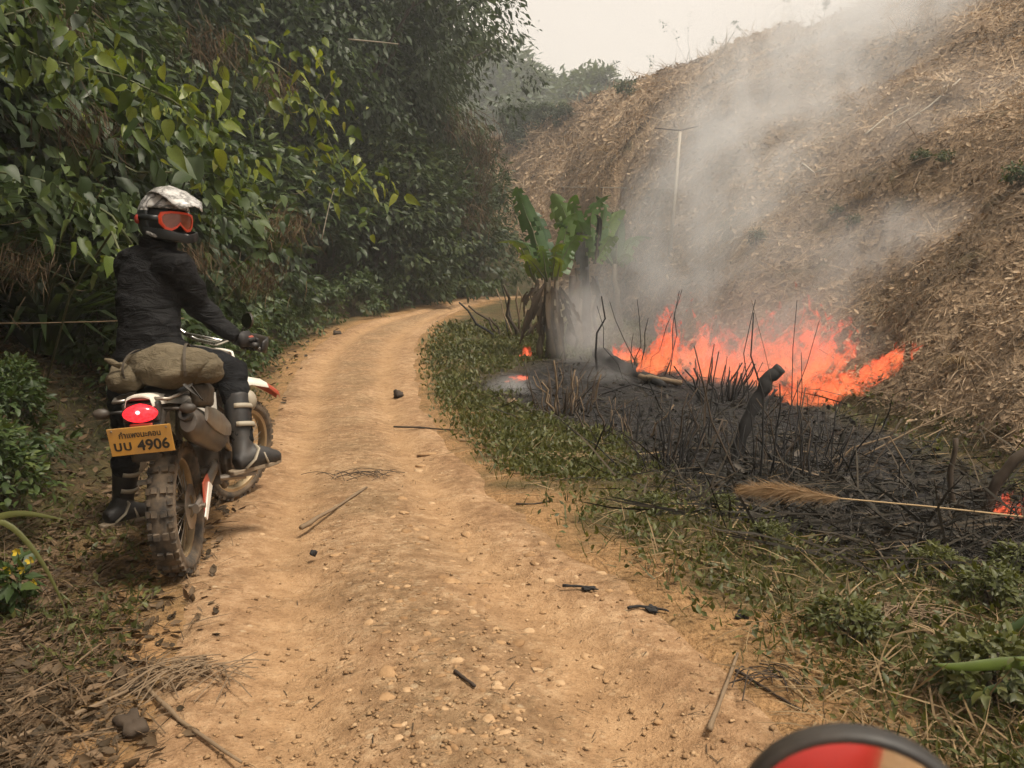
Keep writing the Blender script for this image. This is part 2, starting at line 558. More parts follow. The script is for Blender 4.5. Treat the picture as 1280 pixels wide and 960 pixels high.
n = NT('verge_soil'); p = n.pos()
f1 = n.noise(p, 3.0, 6, .6); f2 = n.noise(p, 22.0, 5, .65)
c = n.ramp(n.math('ADD', n.math('MULTIPLY', f1, .5), n.math('MULTIPLY', f2, .5)), [(.32, (.030, .024, .012)), (.5, (.085, .062, .030)), (.68, (.17, .12, .062))])
c = n.mix(n.math('MULTIPLY', n.ramp(n.noise(p, 1.1, 3), [(.42, 0.0), (.6, 1.0)]), .45), c, (.055, .065, .022))
dirt = n.ramp(f2, [(.3, (.22, .120, .052)), (.7, (.42, .255, .122))])
c = n.mix(n.math('MULTIPLY', n.attr('dust'), n.ramp(f1, [(.25, .35), (.6, 1.0)])), c, dirt)
ash = n.ramp(n.math('ADD', n.math('MULTIPLY', f2, .75), n.math('MULTIPLY', n.noise(p, 70, 3), .25)), [(.38, (.006, .006, .006)), (.55, (.028, .026, .026)), (.66, (.11, .105, .105)), (.78, (.24, .23, .225))])
c = n.mix(n.attr('burn'), c, ash)
M['verge'] = n.done(n.bsdf(c, .95, normal=n.bump(n.math('ADD', f2, n.noise(p, 60, 4)), .9, .03), spec=.15))

n = NT('bank_soil'); p = n.pos()
f2 = n.noise(p, 9.0, 6, .65)
c = n.ramp(f2, [(.3, (.018, .017, .010)), (.5, (.050, .040, .022)), (.7, (.12, .085, .047))])
c = n.mix(n.math('MULTIPLY', n.ramp(n.noise(p, .8, 3), [(.42, 0.0), (.6, 1.0)]), .6), c, (.028, .040, .014))
c = n.mix(n.math('MULTIPLY', n.attr('dust'), .8), c, (.22, .125, .055))
M['bank'] = n.done(n.bsdf(c, .95, normal=n.bump(n.noise(p, 30, 5), 1.0, .05), spec=.15))

n = NT('hill_dry'); p = n.pos()
f1 = n.noise(p, .45, 5, .6); f2 = n.noise(p, 4.5, 6, .7, .6); f3 = n.noise(p, 16, 4, .7)
c = n.ramp(n.math('ADD', n.math('MULTIPLY', f2, .6), n.math('MULTIPLY', f3, .4)), [(.33, (.085, .060, .040)), (.47, (.235, .165, .105)), (.58, (.40, .285, .18)), (.72, (.58, .44, .29))])
c = n.mix(n.math('MULTIPLY', n.ramp(f1, [(.5, 0.0), (.68, 1.0)]), .55), c, (.085, .072, .045))
c = n.mix(n.math('MULTIPLY', n.ramp(n.noise(p, .9, 3), [(.6, 0.0), (.7, 1.0)]), .45), c, (.07, .085, .03))
c = n.mix(n.attr('burn'), c, (.02, .019, .018))
M['hill'] = n.done(n.bsdf(c, .95, normal=n.bump(n.math('ADD', f2, n.math('MULTIPLY', f3, .5)), 1.0, .25), spec=.1))

ground = sub_mesh('ground', ~is_h & ~is_b, M['verge'])
hillside = sub_mesh('hillside', is_h, M['hill'])
bank_o = sub_mesh('bank', is_b, M['bank'])

# ---- dirt road: its own sheet, edges sink into the verge
NA = 41
ta = np.linspace(-1, 1, NA)
QLx = np.repeat(QL, 2, axis=0)[:-1].copy(); QLx[1::2] = .5 * (QL[:-1] + QL[1:])
QRx = np.repeat(QR, 2, axis=0)[:-1].copy(); QRx[1::2] = .5 * (QR[:-1] + QR[1:])
# cross-section rows every few centimetres near the camera
def respace(A, B):
    m = (A + B) / 2; s = np.r_[0, np.cumsum(np.linalg.norm(np.diff(m, axis=0), axis=1))]
    out = [0.0]
    while out[-1] < s[-1]:
        out.append(out[-1] + max(.05, .012 * max(0.0, out[-1] - 8)))
    out = np.array(out[:-1] + [s[-1]])
    f = lambda Q: np.stack([np.interp(out, s, Q[:, k]) for k in (0, 1)], 1)
    return f(A), f(B)
RA, RB = respace(QLx, QRx)
wext = .10
Lx = RA + (RA - RB) * wext; Rx = RB + (RB - RA) * wext
tt = (ta + 1) / 2
RX = Lx[:, None, 0] * (1 - tt) + Rx[:, None, 0] * tt
RY = Lx[:, None, 1] * (1 - tt) + Rx[:, None, 1] * tt
ac = np.broadcast_to(ta * (1 + 2 * wext), RX.shape)
edge_n = fbm(RX * 1.7, RY * 1.7) * .6
RZ = zroad(RY) + .004 - .07 * sstep((np.abs(ac) + edge_n * .7 - .80) / .42)
rut = np.exp(-((ac + .48) / .2) ** 2) + np.exp(-((ac - .46) / .2) ** 2)
RZ = RZ - .055 * rut + fbm(RX * 1.1, RY * 1.1) * .05 + fbm(RX * 6, RY * 6) * .022 + fbm(RX * 16, RY * 16) * .010
def road_z(x, y):
    i = np.argmin((RX - x) ** 2 + (RY - y) ** 2); return float(RZ.ravel()[i])
rr, rc = RX.shape
i2 = np.arange(rr * rc).reshape(rr, rc)
rq = np.stack([i2[:-1, :-1], i2[:-1, 1:], i2[1:, 1:], i2[1:, :-1]], 2).reshape(-1, 4)
n = NT('road_clay'); p = n.pos(); a = n.attr('across'); absa = n.math('ABSOLUTE', a)
f1 = n.noise(p, .9, 4, .6); f2 = n.noise(p, 11.0, 7, .74); f3 = n.noise(p, 85.0, 3, .6)
c = n.ramp(n.math('ADD', n.math('MULTIPLY', f1, .35), n.math('MULTIPLY', f2, .65)), [(.36, (.175, .096, .048)), (.5, (.335, .205, .110)), (.63, (.50, .335, .195))])
# stony crown between the wheel tracks
st = n.math('SUBTRACT', 1.0, n.math('MULTIPLY', absa, 1.35), clamp=True)
st = n.math('MULTIPLY', st, n.ramp(n.noise(p, 1.6, 4), [(.36, .25), (.6, 1.0)]), clamp=True)
vc = n.node('ShaderNodeTexVoronoi', {'Vector': p, 'Scale': 30.0}, feature='F1')
vcol = n.ramp(n.math('MULTIPLY', vc.outputs['Color'], 1.0), [(.25, (.16, .10, .055)), (.6, (.36, .24, .13)), (.9, (.60, .46, .30))])
vm = n.ramp(vc.outputs['Distance'], [(.28, 1.0), (.52, 0.0)])
vm = n.math('MULTIPLY', vm, n.ramp(n.math('ADD', n.noise(p, 5, 3), n.math('MULTIPLY', st, .22)), [(.50, 0.0), (.66, 1.0)]))
c = n.mix(n.math('MULTIPLY', vm, .7), c, vcol)
c = n.mix(n.math('MULTIPLY', st, .62), c, n.ramp(f2, [(.3, (.13, .085, .045)), (.55, (.24, .165, .092)), (.75, (.44, .33, .20))]))
trk = n.ramp(n.math('ABSOLUTE', n.math('SUBTRACT', absa, n.math('ADD', .48, n.math('MULTIPLY', n.math('SUBTRACT', f1, .5), .25)))), [(.05, 1.0), (.24, 0.0)])
c = n.mix(n.math('MULTIPLY', trk, .40), c, (.46, .285, .145))
c = n.mix(n.math('MULTIPLY', n.ramp(f3, [(.56, 0.0), (.7, 1.0)]), .45), c, (.12, .065, .03))
# leaf dust and darker dirt along both shoulders
sh = n.ramp(n.math('ADD', absa, n.math('MULTIPLY', n.math('SUBTRACT', n.noise(p, 2.4, 4), .5), .8)), [(.80, 0.0), (1.1, 1.0)])
c = n.mix(n.math('MULTIPLY', sh, .40), c, (.17, .112, .058))
hgt = n.math('ADD', n.math('ADD', n.math('MULTIPLY', f2, .8), n.math('MULTIPLY', f3, .3)), n.math('MULTIPLY', vm, .10))
c = n.mix(n.math('MULTIPLY', n.ramp(n.noise(p, 3.3, 5, .65), [(.50, 0.0), (.66, 1.0)]), .38), c, (.15, .085, .042))
M['road'] = n.done(n.bsdf(c, .92, normal=n.bump(hgt, 1.0, .034), spec=.15))
road = tag(mobj('dirt_road', mk_mesh('dirt_road', np.stack([RX, RY, RZ], 2).reshape(-1, 3), quads=rq, smooth=True, attr={'across': ac.ravel()}), M['road']), kind='structure')

# ------------------------------------------------------------------ vegetation
M['leaf_dark'] = leaf_mat('leaf_dark', [(.1, (.018, .036, .012)), (.5, (.036, .066, .020)), (.9, (.075, .115, .030))])
M['leaf_mid'] = leaf_mat('leaf_mid', [(.1, (.026, .050, .016)), (.5, (.060, .100, .030)), (.9, (.14, .18, .046))])
M['leaf_olive'] = leaf_mat('leaf_olive', [(.1, (.024, .044, .016)), (.5, (.050, .080, .026)), (.86, (.105, .130, .036)), (1.0, (.26, .20, .03))])
M['leaf_vine'] = leaf_mat('leaf_vine', [(.05, (.040, .072, .020)), (.30, (.11, .165, .034)), (.6, (.27, .32, .05)), (.92, (.36, .31, .08)), (1.0, (.30, .16, .06))], trans=.45, rough=.40, orand=.55)
M['leaf_bright'] = leaf_mat('leaf_bright', [(.1, (.06, .10, .018)), (.5, (.11, .17, .026)), (.9, (.21, .25, .04))], trans=.4)
M['leaf_far_hazed'] = leaf_mat('leaf_far_hazed', [(.1, (.085, .120, .075)), (.9, (.15, .19, .11))])  # paled greens: part of the distance haze is put into the leaf colour
M['dry_brown'] = leaf_mat('dry_brown', [(.1, (.055, .036, .020)), (.5, (.13, .086, .048)), (.9, (.23, .155, .088))], trans=.2, rough=.8, tint=(1.2, 1.0, .7))
M['straw'] = leaf_mat('straw', [(.05, (.12, .078, .040)), (.5, (.30, .205, .105)), (.95, (.50, .37, .21))], trans=.15, rough=.8, tint=(1.2, 1.0, .7))
M['litter'] = leaf_mat('litter', [(.05, (.045, .029, .016)), (.4, (.12, .075, .040)), (.75, (.24, .155, .09)), (.97, (.40, .31, .21))], trans=.1, rough=.75, tint=(1.2, 1.0, .7))
M['grass'] = leaf_mat('grass', [(.05, (.050, .062, .018)), (.5, (.105, .118, .034)), (.85, (.18, .175, .055)), (1.0, (.32, .26, .11))], trans=.3)
M['char'] = plain('charcoal', (.012, .011, .011), .85, var=.3, scale=30, bump=.4)
M['char_brown'] = plain('scorched_stalk', (.060, .040, .024), .85, var=.5, scale=25, bump=.4)
M['bark'] = plain('bark', (.075, .058, .040), .9, var=.5, scale=8, bump=.7, bdist=.02)
M['stem'] = plain('green_stem', (.075, .085, .030), .7, var=.4, scale=14)
M['twig'] = plain('dry_twig', (.21, .145, .085), .85, var=.45, scale=20, bump=.4)
M['twig_dark'] = plain('dark_twig', (.045, .030, .020), .85, var=.4, scale=20, bump=.4)
M['pole'] = plain('pale_pole', (.42, .37, .29), .8, var=.3, scale=20)

def rnd_dir(n, up=0.0):
    v = RNG.normal(size=(n, 3)); v[:, 2] += up
    return v / np.linalg.norm(v, axis=1, keepdims=True)

def clumps(C, rad, nper, size, droop=.5, tmpl=LEAF_S, center=None, jit=.25, vary=.4, spread_rnd=.25, flat=.7):
    """leaves spread through clumps round the points C"""
    C = np.asarray(C, float); k = len(C)
    center = C.mean(0) if center is None else np.asarray(center, float)
    P = np.repeat(C, nper, 0); n = len(P)
    o = RNG.normal(size=(n, 3)) * np.array([1, 1, flat]); o *= (RNG.random((n, 1)) ** .5) / (np.linalg.norm(o, axis=1, keepdims=True) + 1e-6)
    rr = np.repeat(np.asarray(rad) * np.ones(k), nper)[:, None]
    P = P + o * rr
    out = (P - center) * np.array([1, 1, .4]); out /= np.linalg.norm(out, axis=1, keepdims=True) + 1e-6
    D = out * .6 + o * .8 + RNG.normal(size=(n, 3)) * .45; D[:, 2] -= droop
    N = np.array([0, 0, 1.0]) * .9 + out * .6 + RNG.normal(size=(n, 3)) * .45
    S = size * (1 + vary * RNG.normal(size=n)).clip(.4, 1.9)
    base = np.repeat(RNG.random(k), nper)
    r = np.clip(base * (1 - spread_rnd) + RNG.random(n) * spread_rnd + .1 * o[:, 2], 0, 1)
    return batch(tmpl[0], tmpl[1], P, rots(D, N), S, r)

def wig(p0, p1, n=6, amp=.1, sag=0.0):
    p0 = np.array(p0, float); p1 = np.array(p1, float); L = np.linalg.norm(p1 - p0)
    t = np.linspace(0, 1, n)[:, None]
    P = p0 + (p1 - p0) * t + RNG.normal(size=(n, 3)) * amp * L * np.sin(PI * t) * .5
    P[:, 2] -= sag * L * (t[:, 0] ** 2 - t[:, 0]) * -1 * -1
    return P

def lathe_tree(H, R, z0, nclump, nper, size, crad, tmpl=LEAF_S, droop=.5, trunk_r=.16, mat='leaf_dark', name='broadleaf_tree', lean=(0, 0), shape=1.0):
    root = empty(name)
    t = MB()
    top = (lean[0], lean[1], H * .93)
    P = wig((0, 0, -.4), top, 9, .05)
    t.tube(P, [trunk_r * (1 - .85 * i / 8) + .01 for i in range(9)], 8)
    C = []
    while len(C) < nclump:
        z = RNG.random() ** .85; a = RNG.random() * 2 * PI
        prof = (math.sin(PI * min(1, .12 + .9 * z)) ** .7) * shape
        r = R * prof * (.35 + .65 * RNG.random() ** .5) * (1 + .3 * math.sin(3 * a + z * 9))
        x = lean[0] * z + r * math.cos(a); y = lean[1] * z + r * math.sin(a)
        C.append((x, y, z0 + (H - z0) * z))
    C = np.array(C)
    for i in RNG.choice(len(C), min(26, len(C)), replace=False):
        c = C[i]; zt = max(z0 * .5, c[2] - np.hypot(c[0], c[1]) * .8)
        k = min(8, max(1, int(8 * zt / (H * .93))))
        b = P[k]
        Q = wig(b, c, 5, .12)
        t.tube(Q, [trunk_r * .32 * (1 - .8 * j / 4) + .006 for j in range(5)], 5)
    t.build('trunk', M['bark'], root, smooth=True)
    cr = crad * (.7 + .6 * RNG.random(len(C)))
    batch_obj('crown', [clumps(C, cr, nper, size, droop, tmpl, center=(lean[0] * .5, lean[1] * .5, (z0 + H) / 2))], M[mat], root)
    return root

def shrub(H, R, nclump, nper, size, crad, tmpl=LEAF_M, droop=.6, mat='leaf_mid', name='leafy_shrub', stems=9):
    root = empty(name); s = MB()
    C = []
    for i in range(nclump):
        a = RNG.random() * 2 * PI; ph = RNG.random() ** .6
        r = R * (.35 + .65 * RNG.random() ** .4) * math.sqrt(max(.05, 1 - (ph * .95) ** 2.2)) ; C.append((r * math.cos(a), r * math.sin(a), H * ph * .95 + .06))
    C = np.array(C)
    for i in RNG.choice(nclump, min(stems, nclump), replace=False):
        s.tube(wig((RNG.normal() * .06, RNG.normal() * .06, -.15), C[i], 6, .12), [.014 * (1 - .13 * j) for j in range(6)], 5)
    s.build('stem', M['bark'], root, smooth=True)
    batch_obj('foliage', [clumps(C, crad * (.7 + .6 * RNG.random(nclump)), nper, size, droop, tmpl, center=(0, 0, H * .35))], M[mat], root)
    return root

def bamboo(H, nc, mat='leaf_mid', size=.24, name='bamboo_clump', spread=1.5):
    root = empty(name); s = MB(); Ps = []; Ds = []
    for i in range(nc):
        a = RNG.random() * 2 * PI; h = H * (.6 + .4 * RNG.random()); sp = spread * (.5 + .7 * RNG.random())
        Q = []
        for t in np.linspace(0, 1, 10):
            Q.append((.12 * math.cos(a) + sp * t ** 2.2 * math.cos(a), .12 * math.sin(a) + sp * t ** 2.2 * math.sin(a), -.2 + h * (t - .28 * t ** 3.5)))
        s.tube(Q, [.018 * (1 - .08 * j) for j in range(10)], 5)
        Q = np.array(Q)
        for k in range(26):
            t = .25 + .75 * RNG.random(); j = min(8, int(t * 9)); b = Q[j] + (Q[j + 1] - Q[j]) * (t * 9 - j)
            ba = RNG.random() * 2 * PI; L = .25 + .45 * RNG.random()
            for q in range(9):
                f = RNG.random(); Ps.append(b + np.array([math.cos(ba) * L * f, math.sin(ba) * L * f, -.3 * L * f * f + .04 * RNG.normal()]))
                aa = ba + RNG.normal() * .8; Ds.append((math.cos(aa), math.sin(aa), -.5 - .6 * RNG.random()))
    s.build('culm', M['stem'], root, smooth=True)
    Ps = np.array(Ps); Ds = np.array(Ds)
    batch_obj('foliage', [batch(LANCE[0], LANCE[1], Ps, rots(Ds, np.array([0, 0, 1.0]) + RNG.normal(size=Ps.shape) * .4), size * (.6 + .8 * RNG.random(len(Ps))))], M[mat], root)
    return root

def tuft(H, nb, spread, mat, name='grass_tuft', width=1.0, droop=1.0, parent=None, part='blades', lean=(0, 0)):
    """arching grass tuft"""
    root = empty(name)
    a = RNG.random(nb) * 2 * PI
    P = np.stack([np.cos(a), np.sin(a), np.zeros(nb)], 1) * (spread * .25 * RNG.random(nb)[:, None])
    D = np.stack([np.cos(a) * spread + lean[0], np.sin(a) * spread + lean[1], .5 + RNG.random(nb) * 1.0], 1)
    N = np.stack([np.cos(a) * -.8, np.sin(a) * -.8, np.full(nb, .5)], 1)
    T = [(x, y * width, z * droop) for x, y, z in BLADE[0]]
    S = H * (.5 + .6 * RNG.random(nb))
    batch_obj(part, [batch(T, BLADE[1], P, rots(D, N), S)], M[mat], root)
    return root

def dup(root, loc, rz=0.0, scale=1.0, label=None, cat=None, group=None, tilt=(0, 0)):
    r = root.copy(); COL.objects.link(r)
    r.location = loc; r.rotation_euler = (tilt[0], tilt[1], rz); r.scale = (scale,) * 3 if not hasattr(scale, '__len__') else scale
    for ch in list(root.children):
        c = ch.copy(); COL.objects.link(c); c.parent = r
        for g in list(ch.children):
            d = g.copy(); COL.objects.link(d); d.parent = c
    tag(r, label, cat, group)
    return r

class Stamp:
    """first use moves the prototype itself, later uses copy it"""
    def __init__(s, root): s.root = root; s.used = False
    def put(s, loc, rz=0.0, scale=1.0, label=None, cat=None, group=None, tilt=(0, 0)):
        if not s.used:
            s.used = True; r = s.root
            r.location = loc; r.rotation_euler = (tilt[0], tilt[1], rz); r.scale = (scale,) * 3 if not hasattr(scale, '__len__') else scale
            return tag(r, label, cat, group)
        return dup(s.root, loc, rz, scale, label, cat, group, tilt)

def lb(Y, off):
    """point on the wooded bank: beside the left road edge at depth Y, off metres outward"""
    i = int(np.argmin(np.abs(QL[:, 1] - Y) + (QL[:, 0] > 0) * 50)); i = max(3, min(len(QL) - 4, i))
    d = QL[i + 3] - QL[i - 3]; d /= np.linalg.norm(d)
    x, y = QL[i] + np.array([-d[1], d[0]]) * off
    return Vector((x, y, gz(x, y)))

# --- prototypes
T1 = Stamp(lathe_tree(11, 3.0, 1.0, 150, 95, .23, .85, mat='leaf_dark', trunk_r=.17))
T2 = Stamp(lathe_tree(9.5, 2.7, .6, 150, 95, .19, .75, mat='leaf_mid', name='broadleaf_tree', trunk_r=.14))
T3 = Stamp(lathe_tree(13, 3.6, 3.0, 160, 100, .20, .9, mat='leaf_olive', name='olive_leaf_tree', trunk_r=.2, droop=.8))
S1 = Stamp(shrub(2.6, 1.4, 55, 42, .20, .42, mat='leaf_dark', name='leafy_shrub'))
S2 = Stamp(shrub(3.2, 1.5, 60, 42, .22, .45, mat='leaf_mid', name='leafy_shrub'))
S3 = Stamp(shrub(1.3, .9, 46, 40, .11, .26, mat='leaf_mid', name='low_shrub'))
S4 = Stamp(shrub(4.6, 1.9, 95, 46, .17, .5, tmpl=LEAF_S, mat='leaf_olive', name='tall_shrub'))
B1 = Stamp(bamboo(4.2, 15, 'leaf_mid'))
def hanging_grass(n_):
    root = empty('dry_hanging_grass')
    P = RNG.normal(size=(n_, 3)) * np.array([.45, .3, .30]); P[:, 2] += .2
    D = np.stack([RNG.normal(size=n_) * .45 + .25, RNG.normal(size=n_) * .4, -1 + .4 * RNG.normal(size=n_)], 1)
    batch_obj('blades', [batch([(x, y * .55, z) for x, y, z in BLADE[0]], BLADE[1], P, rots(D, rnd_dir(n_)), .25 + .45 * RNG.random(n_))], M['dry_brown'], root)
    return root
D1 = Stamp(hanging_grass(300))
G1 = Stamp(tuft(1.5, 130, .75, 'leaf_dark', 'broad_grass_tuft', width=1.5, droop=3.0))

GT = 'trees on the wooded bank'
def where(Y): return 'near the rider' if Y < 8 else ('along the straight stretch' if Y < 19 else ('before the bend' if Y < 27.5 else 'at the bend'))
def put(st, Y, off, sc, label, cat, group, dz=0.0, tilt=(0, 0)):
    p = lb(Y, off); p.z += dz
    label = label + ' ' + where(Y); group = group + ' ' + where(Y)
    return st.put(p, RNG.random() * 2 * PI, sc, label, cat, group, tilt)
# tall trees, back rows
for Y, off, k, sc in [(3.0, 4.6, 1, .8), (5.2, 5.4, 2, .85), (7.6, 4.8, 1, .85), (10.0, 5.2, 2, .95), (12.6, 4.6, 1, .9), (15.4, 4.4, 2, 1.0), (18.4, 4.6, 1, 1.0), (21.4, 4.0, 2, 1.05),
                      (24.2, 4.2, 1, 1.1), (26.6, 3.9, 2, 1.05), (28.2, 4.6, 1, 1.0), (4.5, 8.5, 2, 1.1), (8.5, 9.0, 1, 1.15), (13, 8.8, 2, 1.2), (18, 8.5, 1, 1.25), (23, 8.0, 2, 1.3), (0.5, 5.5, 2, .9)]:
    if k == 1: put(T1, Y, off, sc, 'tall tree with dense dark green crown on the wooded bank,', 'tree', GT)
    else: put(T2, Y, off, sc, 'tall tree with mid green crown over the bank,', 'tree', 'mid green trees on the wooded bank')
for Y, off, sc in [(26.5, 6.2, 1.05), (29.0, 8.2, 1.12), (20.5, 6.2, 1.0), (15.0, 6.4, .95)]:
    put(T3, Y, off, sc, 'high tree with loose olive foliage standing', 'tree', 'olive trees beside the road bend')
for px, dp, sc in [(492, 29.5, 1.1), (452, 27.5, 1.1), (520, 34, 1.1), (412, 25, 1.05)]:
    q = at(px, 300, dp); q.z = gz(q.x, q.y) - .2
    T3.put(q, RNG.random() * 6, sc, 'high tree with loose olive foliage beside the road bend', 'tree', 'olive trees beside the road bend')
for px, dp, sc in [(575, 31.5, 1.2), (600, 34, 1.1), (545, 29.5, 1.2), (515, 27, 1.2), (480, 25, 1.2)]:
    q = at(px, 300, dp); q.z = gz(q.x, q.y) - .2
    S4.put(q, RNG.random() * 6, sc, 'tall olive green shrub between roadside shrubs and trees', 'shrub', 'tall shrubs on the wooded bank')
# shrubs in front of the trees
for Y, off, k, sc in [(2.2, 2.9, 1, 1.0), (3.6, 3.2, 2, 1.0), (6.0, 3.5, 1, 1.05), (7.4, 2.7, 2, .95), (8.8, 2.3, 1, 1.0), (10.2, 3.0, 2, 1.05), (11.6, 2.0, 1, 1.0), (13.0, 2.7, 1, 1.15), (14.4, 1.9, 2, 1.0),
                      (15.8, 2.6, 1, 1.1), (17.4, 1.8, 1, 1.05), (19.0, 2.4, 2, 1.1), (20.6, 1.8, 1, 1.15), (22.4, 2.2, 2, 1.1), (24.0, 1.7, 1, 1.15), (25.6, 2.1, 2, 1.1), (27.2, 1.7, 1, 1.1), (28.8, 2.0, 2, 1.1), (30.4, 1.6, 1, 1.1), (31.8, 1.8, 2, 1.1), (33.0, 1.7, 1, 1.2)]:
    if k == 1: put(S1, Y, off, sc, 'dark green leafy shrub at the foot of the trees', 'shrub', 'dark shrubs along the road')
    else: put(S2, Y, off, sc, 'mid green shrub with drooping oval leaves', 'shrub', 'mid green shrubs along the road')
for Y, off, sc in [(4.2, 4.0, .8), (6.8, 3.9, .85), (8.0, 3.5, .9), (10.8, 3.3, .95), (14.2, 3.4, 1.0), (5.6, 4.2, .8), (9.4, 3.8, .95), (12.2, 3.6, 1.0), (16.4, 3.4, 1.05), (19.8, 3.2, 1.1), (23.0, 3.0, 1.1), (26.0, 2.8, 1.15), (28.0, 2.8, 1.2), (30.0, 2.6, 1.2), (31.4, 2.4, 1.0), (33.6, 2.6, 1.2)]:
    put(S4, Y, off, sc, 'tall olive green shrub between roadside shrubs and trees', 'shrub', 'tall shrubs on the wooded bank')
for Y, off, sc in [(8.0, 1.25, .8), (9.2, 1.1, .8), (10.4, 1.1, .75), (11.8, 1.05, .85), (13.2, 1.0, .8), (14.6, 1.0, .85), (16.2, 1.0, .85), (18, 1.0, .9), (20, .95, .9), (22, .9, .95), (24, .9, .95), (26, .9, .95), (28, .85, 1.0), (30, .85, 1.0), (31.6, .85, 1.0)]:
    put(S3, Y, off, sc, 'low green weed shrub on the road shoulder', 'shrub', 'low weeds on the left shoulder')
# bamboo sprays and hanging dry grass
for Y, off, sc in [(8.6, 2.6, .62), (12.4, 3.0, .8), (5.6, 4.0, .75), (18.0, 3.0, .85)]:
    put(B1, Y, off, sc, 'bamboo clump with narrow drooping leaves on the wooded bank', 'bamboo', 'bamboo on the wooded bank')
for px, py, dp, sc in [(105, 165, 6.0, .36), (262, 60, 8.6, .42), (362, 285, 9.0, .36), (325, 350, 8.0, .36), (238, 325, 6.2, .25), (575, 160, 27, 1.1), (605, 190, 29, 1.2), (600, 232, 29, 1.2), (345, 110, 9.8, .4), (75, 30, 6.0, .3), (590, 275, 28, 1.0), (30, 335, 5.6, .3)]:
    q = at(px, py, dp)
    D1.put((q.x, q.y, q.z), RNG.random() * 6, sc, 'brown dead grass hanging in a tuft between the roadside leaves', 'dry grass', 'dead grass tufts on the wooded bank')
for Y, off, sc in [(4.6, 2.3, .75), (5.6, 2.4, .8), (6.6, 2.3, .8), (7.4, 1.8, .75), (5.0, 3.2, .9), (6.2, 3.2, 1.0), (9.0, 1.7, .8), (8.2, 2.1, .9), (10.6, 1.6, .8), (12.4, 1.5, .8)]:
    put(G1, Y, off, sc, 'dark green broad bladed grass tuft on the bank beside the rider', 'grass tuft', 'broad grass tufts on the bank')

# --- big leaved vines, every big leaf its own piece
def vine(path, nleaf, size, width, mat, label, cat='vine', spread=.5, depth_j=.25, face=(.40, -.42, .80)):
    P = np.array([at(*p) for p in path]); org = P[0] + np.array([-1.1, .9, 0]); org[2] = gz(org[0], org[1])
    root = empty('climbing_vine', org); tag(root, label, cat)
    s = MB(); s.tube(np.vstack([org + [0, 0, -.1], (org + P[0]) / 2 + [0, 0, .2], P]) - org, .009, 5); s.build('stem', M['stem'], root, smooth=True)
    meshes = []
    for v in range(4):
        T = np.array(HEART[0]); T[:, 1] *= (.95, .72, .55, .82)[v]; T[:, 2] *= .8 + .55 * v; T[:, 2] += .10 * np.sin(T[:, 0] * 5 + v) * (.5 + .5 * v) * np.abs(T[:, 1]) * 2; T[:, 1] += .10 * (v - 1.5) * T[:, 0] ** 2
        meshes.append(mk_mesh('leaf', T, HEART[1], smooth=True, attr={'rnd': np.full(len(T), RNG.random())})); meshes[-1].materials.append(M[mat])
    seg = np.linspace(0, 1, len(P)); f = np.array(face, float); f /= np.linalg.norm(f)
    for i in range(nleaf):
        t = RNG.random(); c = np.array([np.interp(t, seg, P[:, k]) for k in range(3)])
        c = c + np.array([RNG.normal() * width, RNG.normal() * depth_j, RNG.normal() * width * .8])
        D = np.array([.35 + .5 * RNG.normal(), -.2 + .4 * RNG.normal(), -.75 + .3 * RNG.normal()])
        N = f + RNG.normal(size=3) * spread * 1.5
        R = rots(D[None], N[None])[0]; sz = size * (.45 + 1.0 * RNG.random() ** 1.3)
        o = bpy.data.objects.new('leaf', meshes[i % 4]); link(o, root)
        m4 = Matrix(R.tolist()).to_4x4(); o.matrix_local = Matrix.Translation(Vector(c - org)) @ m4 @ Matrix.Scale(sz, 4)
    return root
vine([(-20, 40, 5.4), (60, 75, 5.6), (150, 95, 5.9), (215, 125, 6.2), (262, 160, 6.4), (285, 215, 6.5)], 330, .125, .22, 'leaf_vine', 'climbing vine with big yellowish green leaves cascading above the rider')
vine([(300, 60, 9.2), (345, 80, 9.2), (385, 110, 9.4), (405, 165, 9.6), (430, 215, 9.8), (455, 245, 9.8)], 220, .14, .27, 'leaf_vine', 'climbing vine with pale big leaves hanging from the roadside trees')
vine([(0, 215, 5.2), (50, 225, 5.3), (100, 245, 5.4), (140, 270, 5.5), (165, 305, 5.5)], 120, .10, .14, 'leaf_mid', 'leafy green vine arching down behind the rider')
vine([(240, 200, 6.6), (265, 240, 6.8), (300, 260, 7.4), (330, 275, 7.6)], 80, .12, .2, 'leaf_mid', 'green vine with drooping leaves just beyond the helmet')
vine([(120, 190, 6.0), (170, 215, 6.0), (215, 215, 6.2)], 50, .17, .2, 'leaf_dark', 'dark vine with very big dull leaves over the helmet')
vine([(140, 290, 5.2), (150, 315, 5.15), (140, 335, 5.1)], 26, .10, .07, 'leaf_bright', 'bright green leafy sprig beside the shoulder of the rider')
vine([(0, 20, 5.2), (40, 10, 5.4), (110, 15, 5.8)], 70, .14, .2, 'leaf_mid', 'green vine with long leaves at the top of the wooded bank')

# --- far misty trees behind the ridge
TF = Stamp(lathe_tree(12, 4.2, 1.5, 110, 60, .5, 1.3, mat='leaf_far_hazed', name='misty_tree', trunk_r=.22))
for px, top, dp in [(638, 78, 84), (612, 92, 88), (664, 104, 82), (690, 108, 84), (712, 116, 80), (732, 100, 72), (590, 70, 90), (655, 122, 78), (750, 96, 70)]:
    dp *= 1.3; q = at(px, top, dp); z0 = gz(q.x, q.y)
    TF.put((q.x, q.y, z0 - .3), RNG.random() * 6, max(.4, (q.z - z0 + .3) / 12.0), 'pale bluish tree fading into smoke behind the ridge', 'tree', 'misty trees behind the ridge')
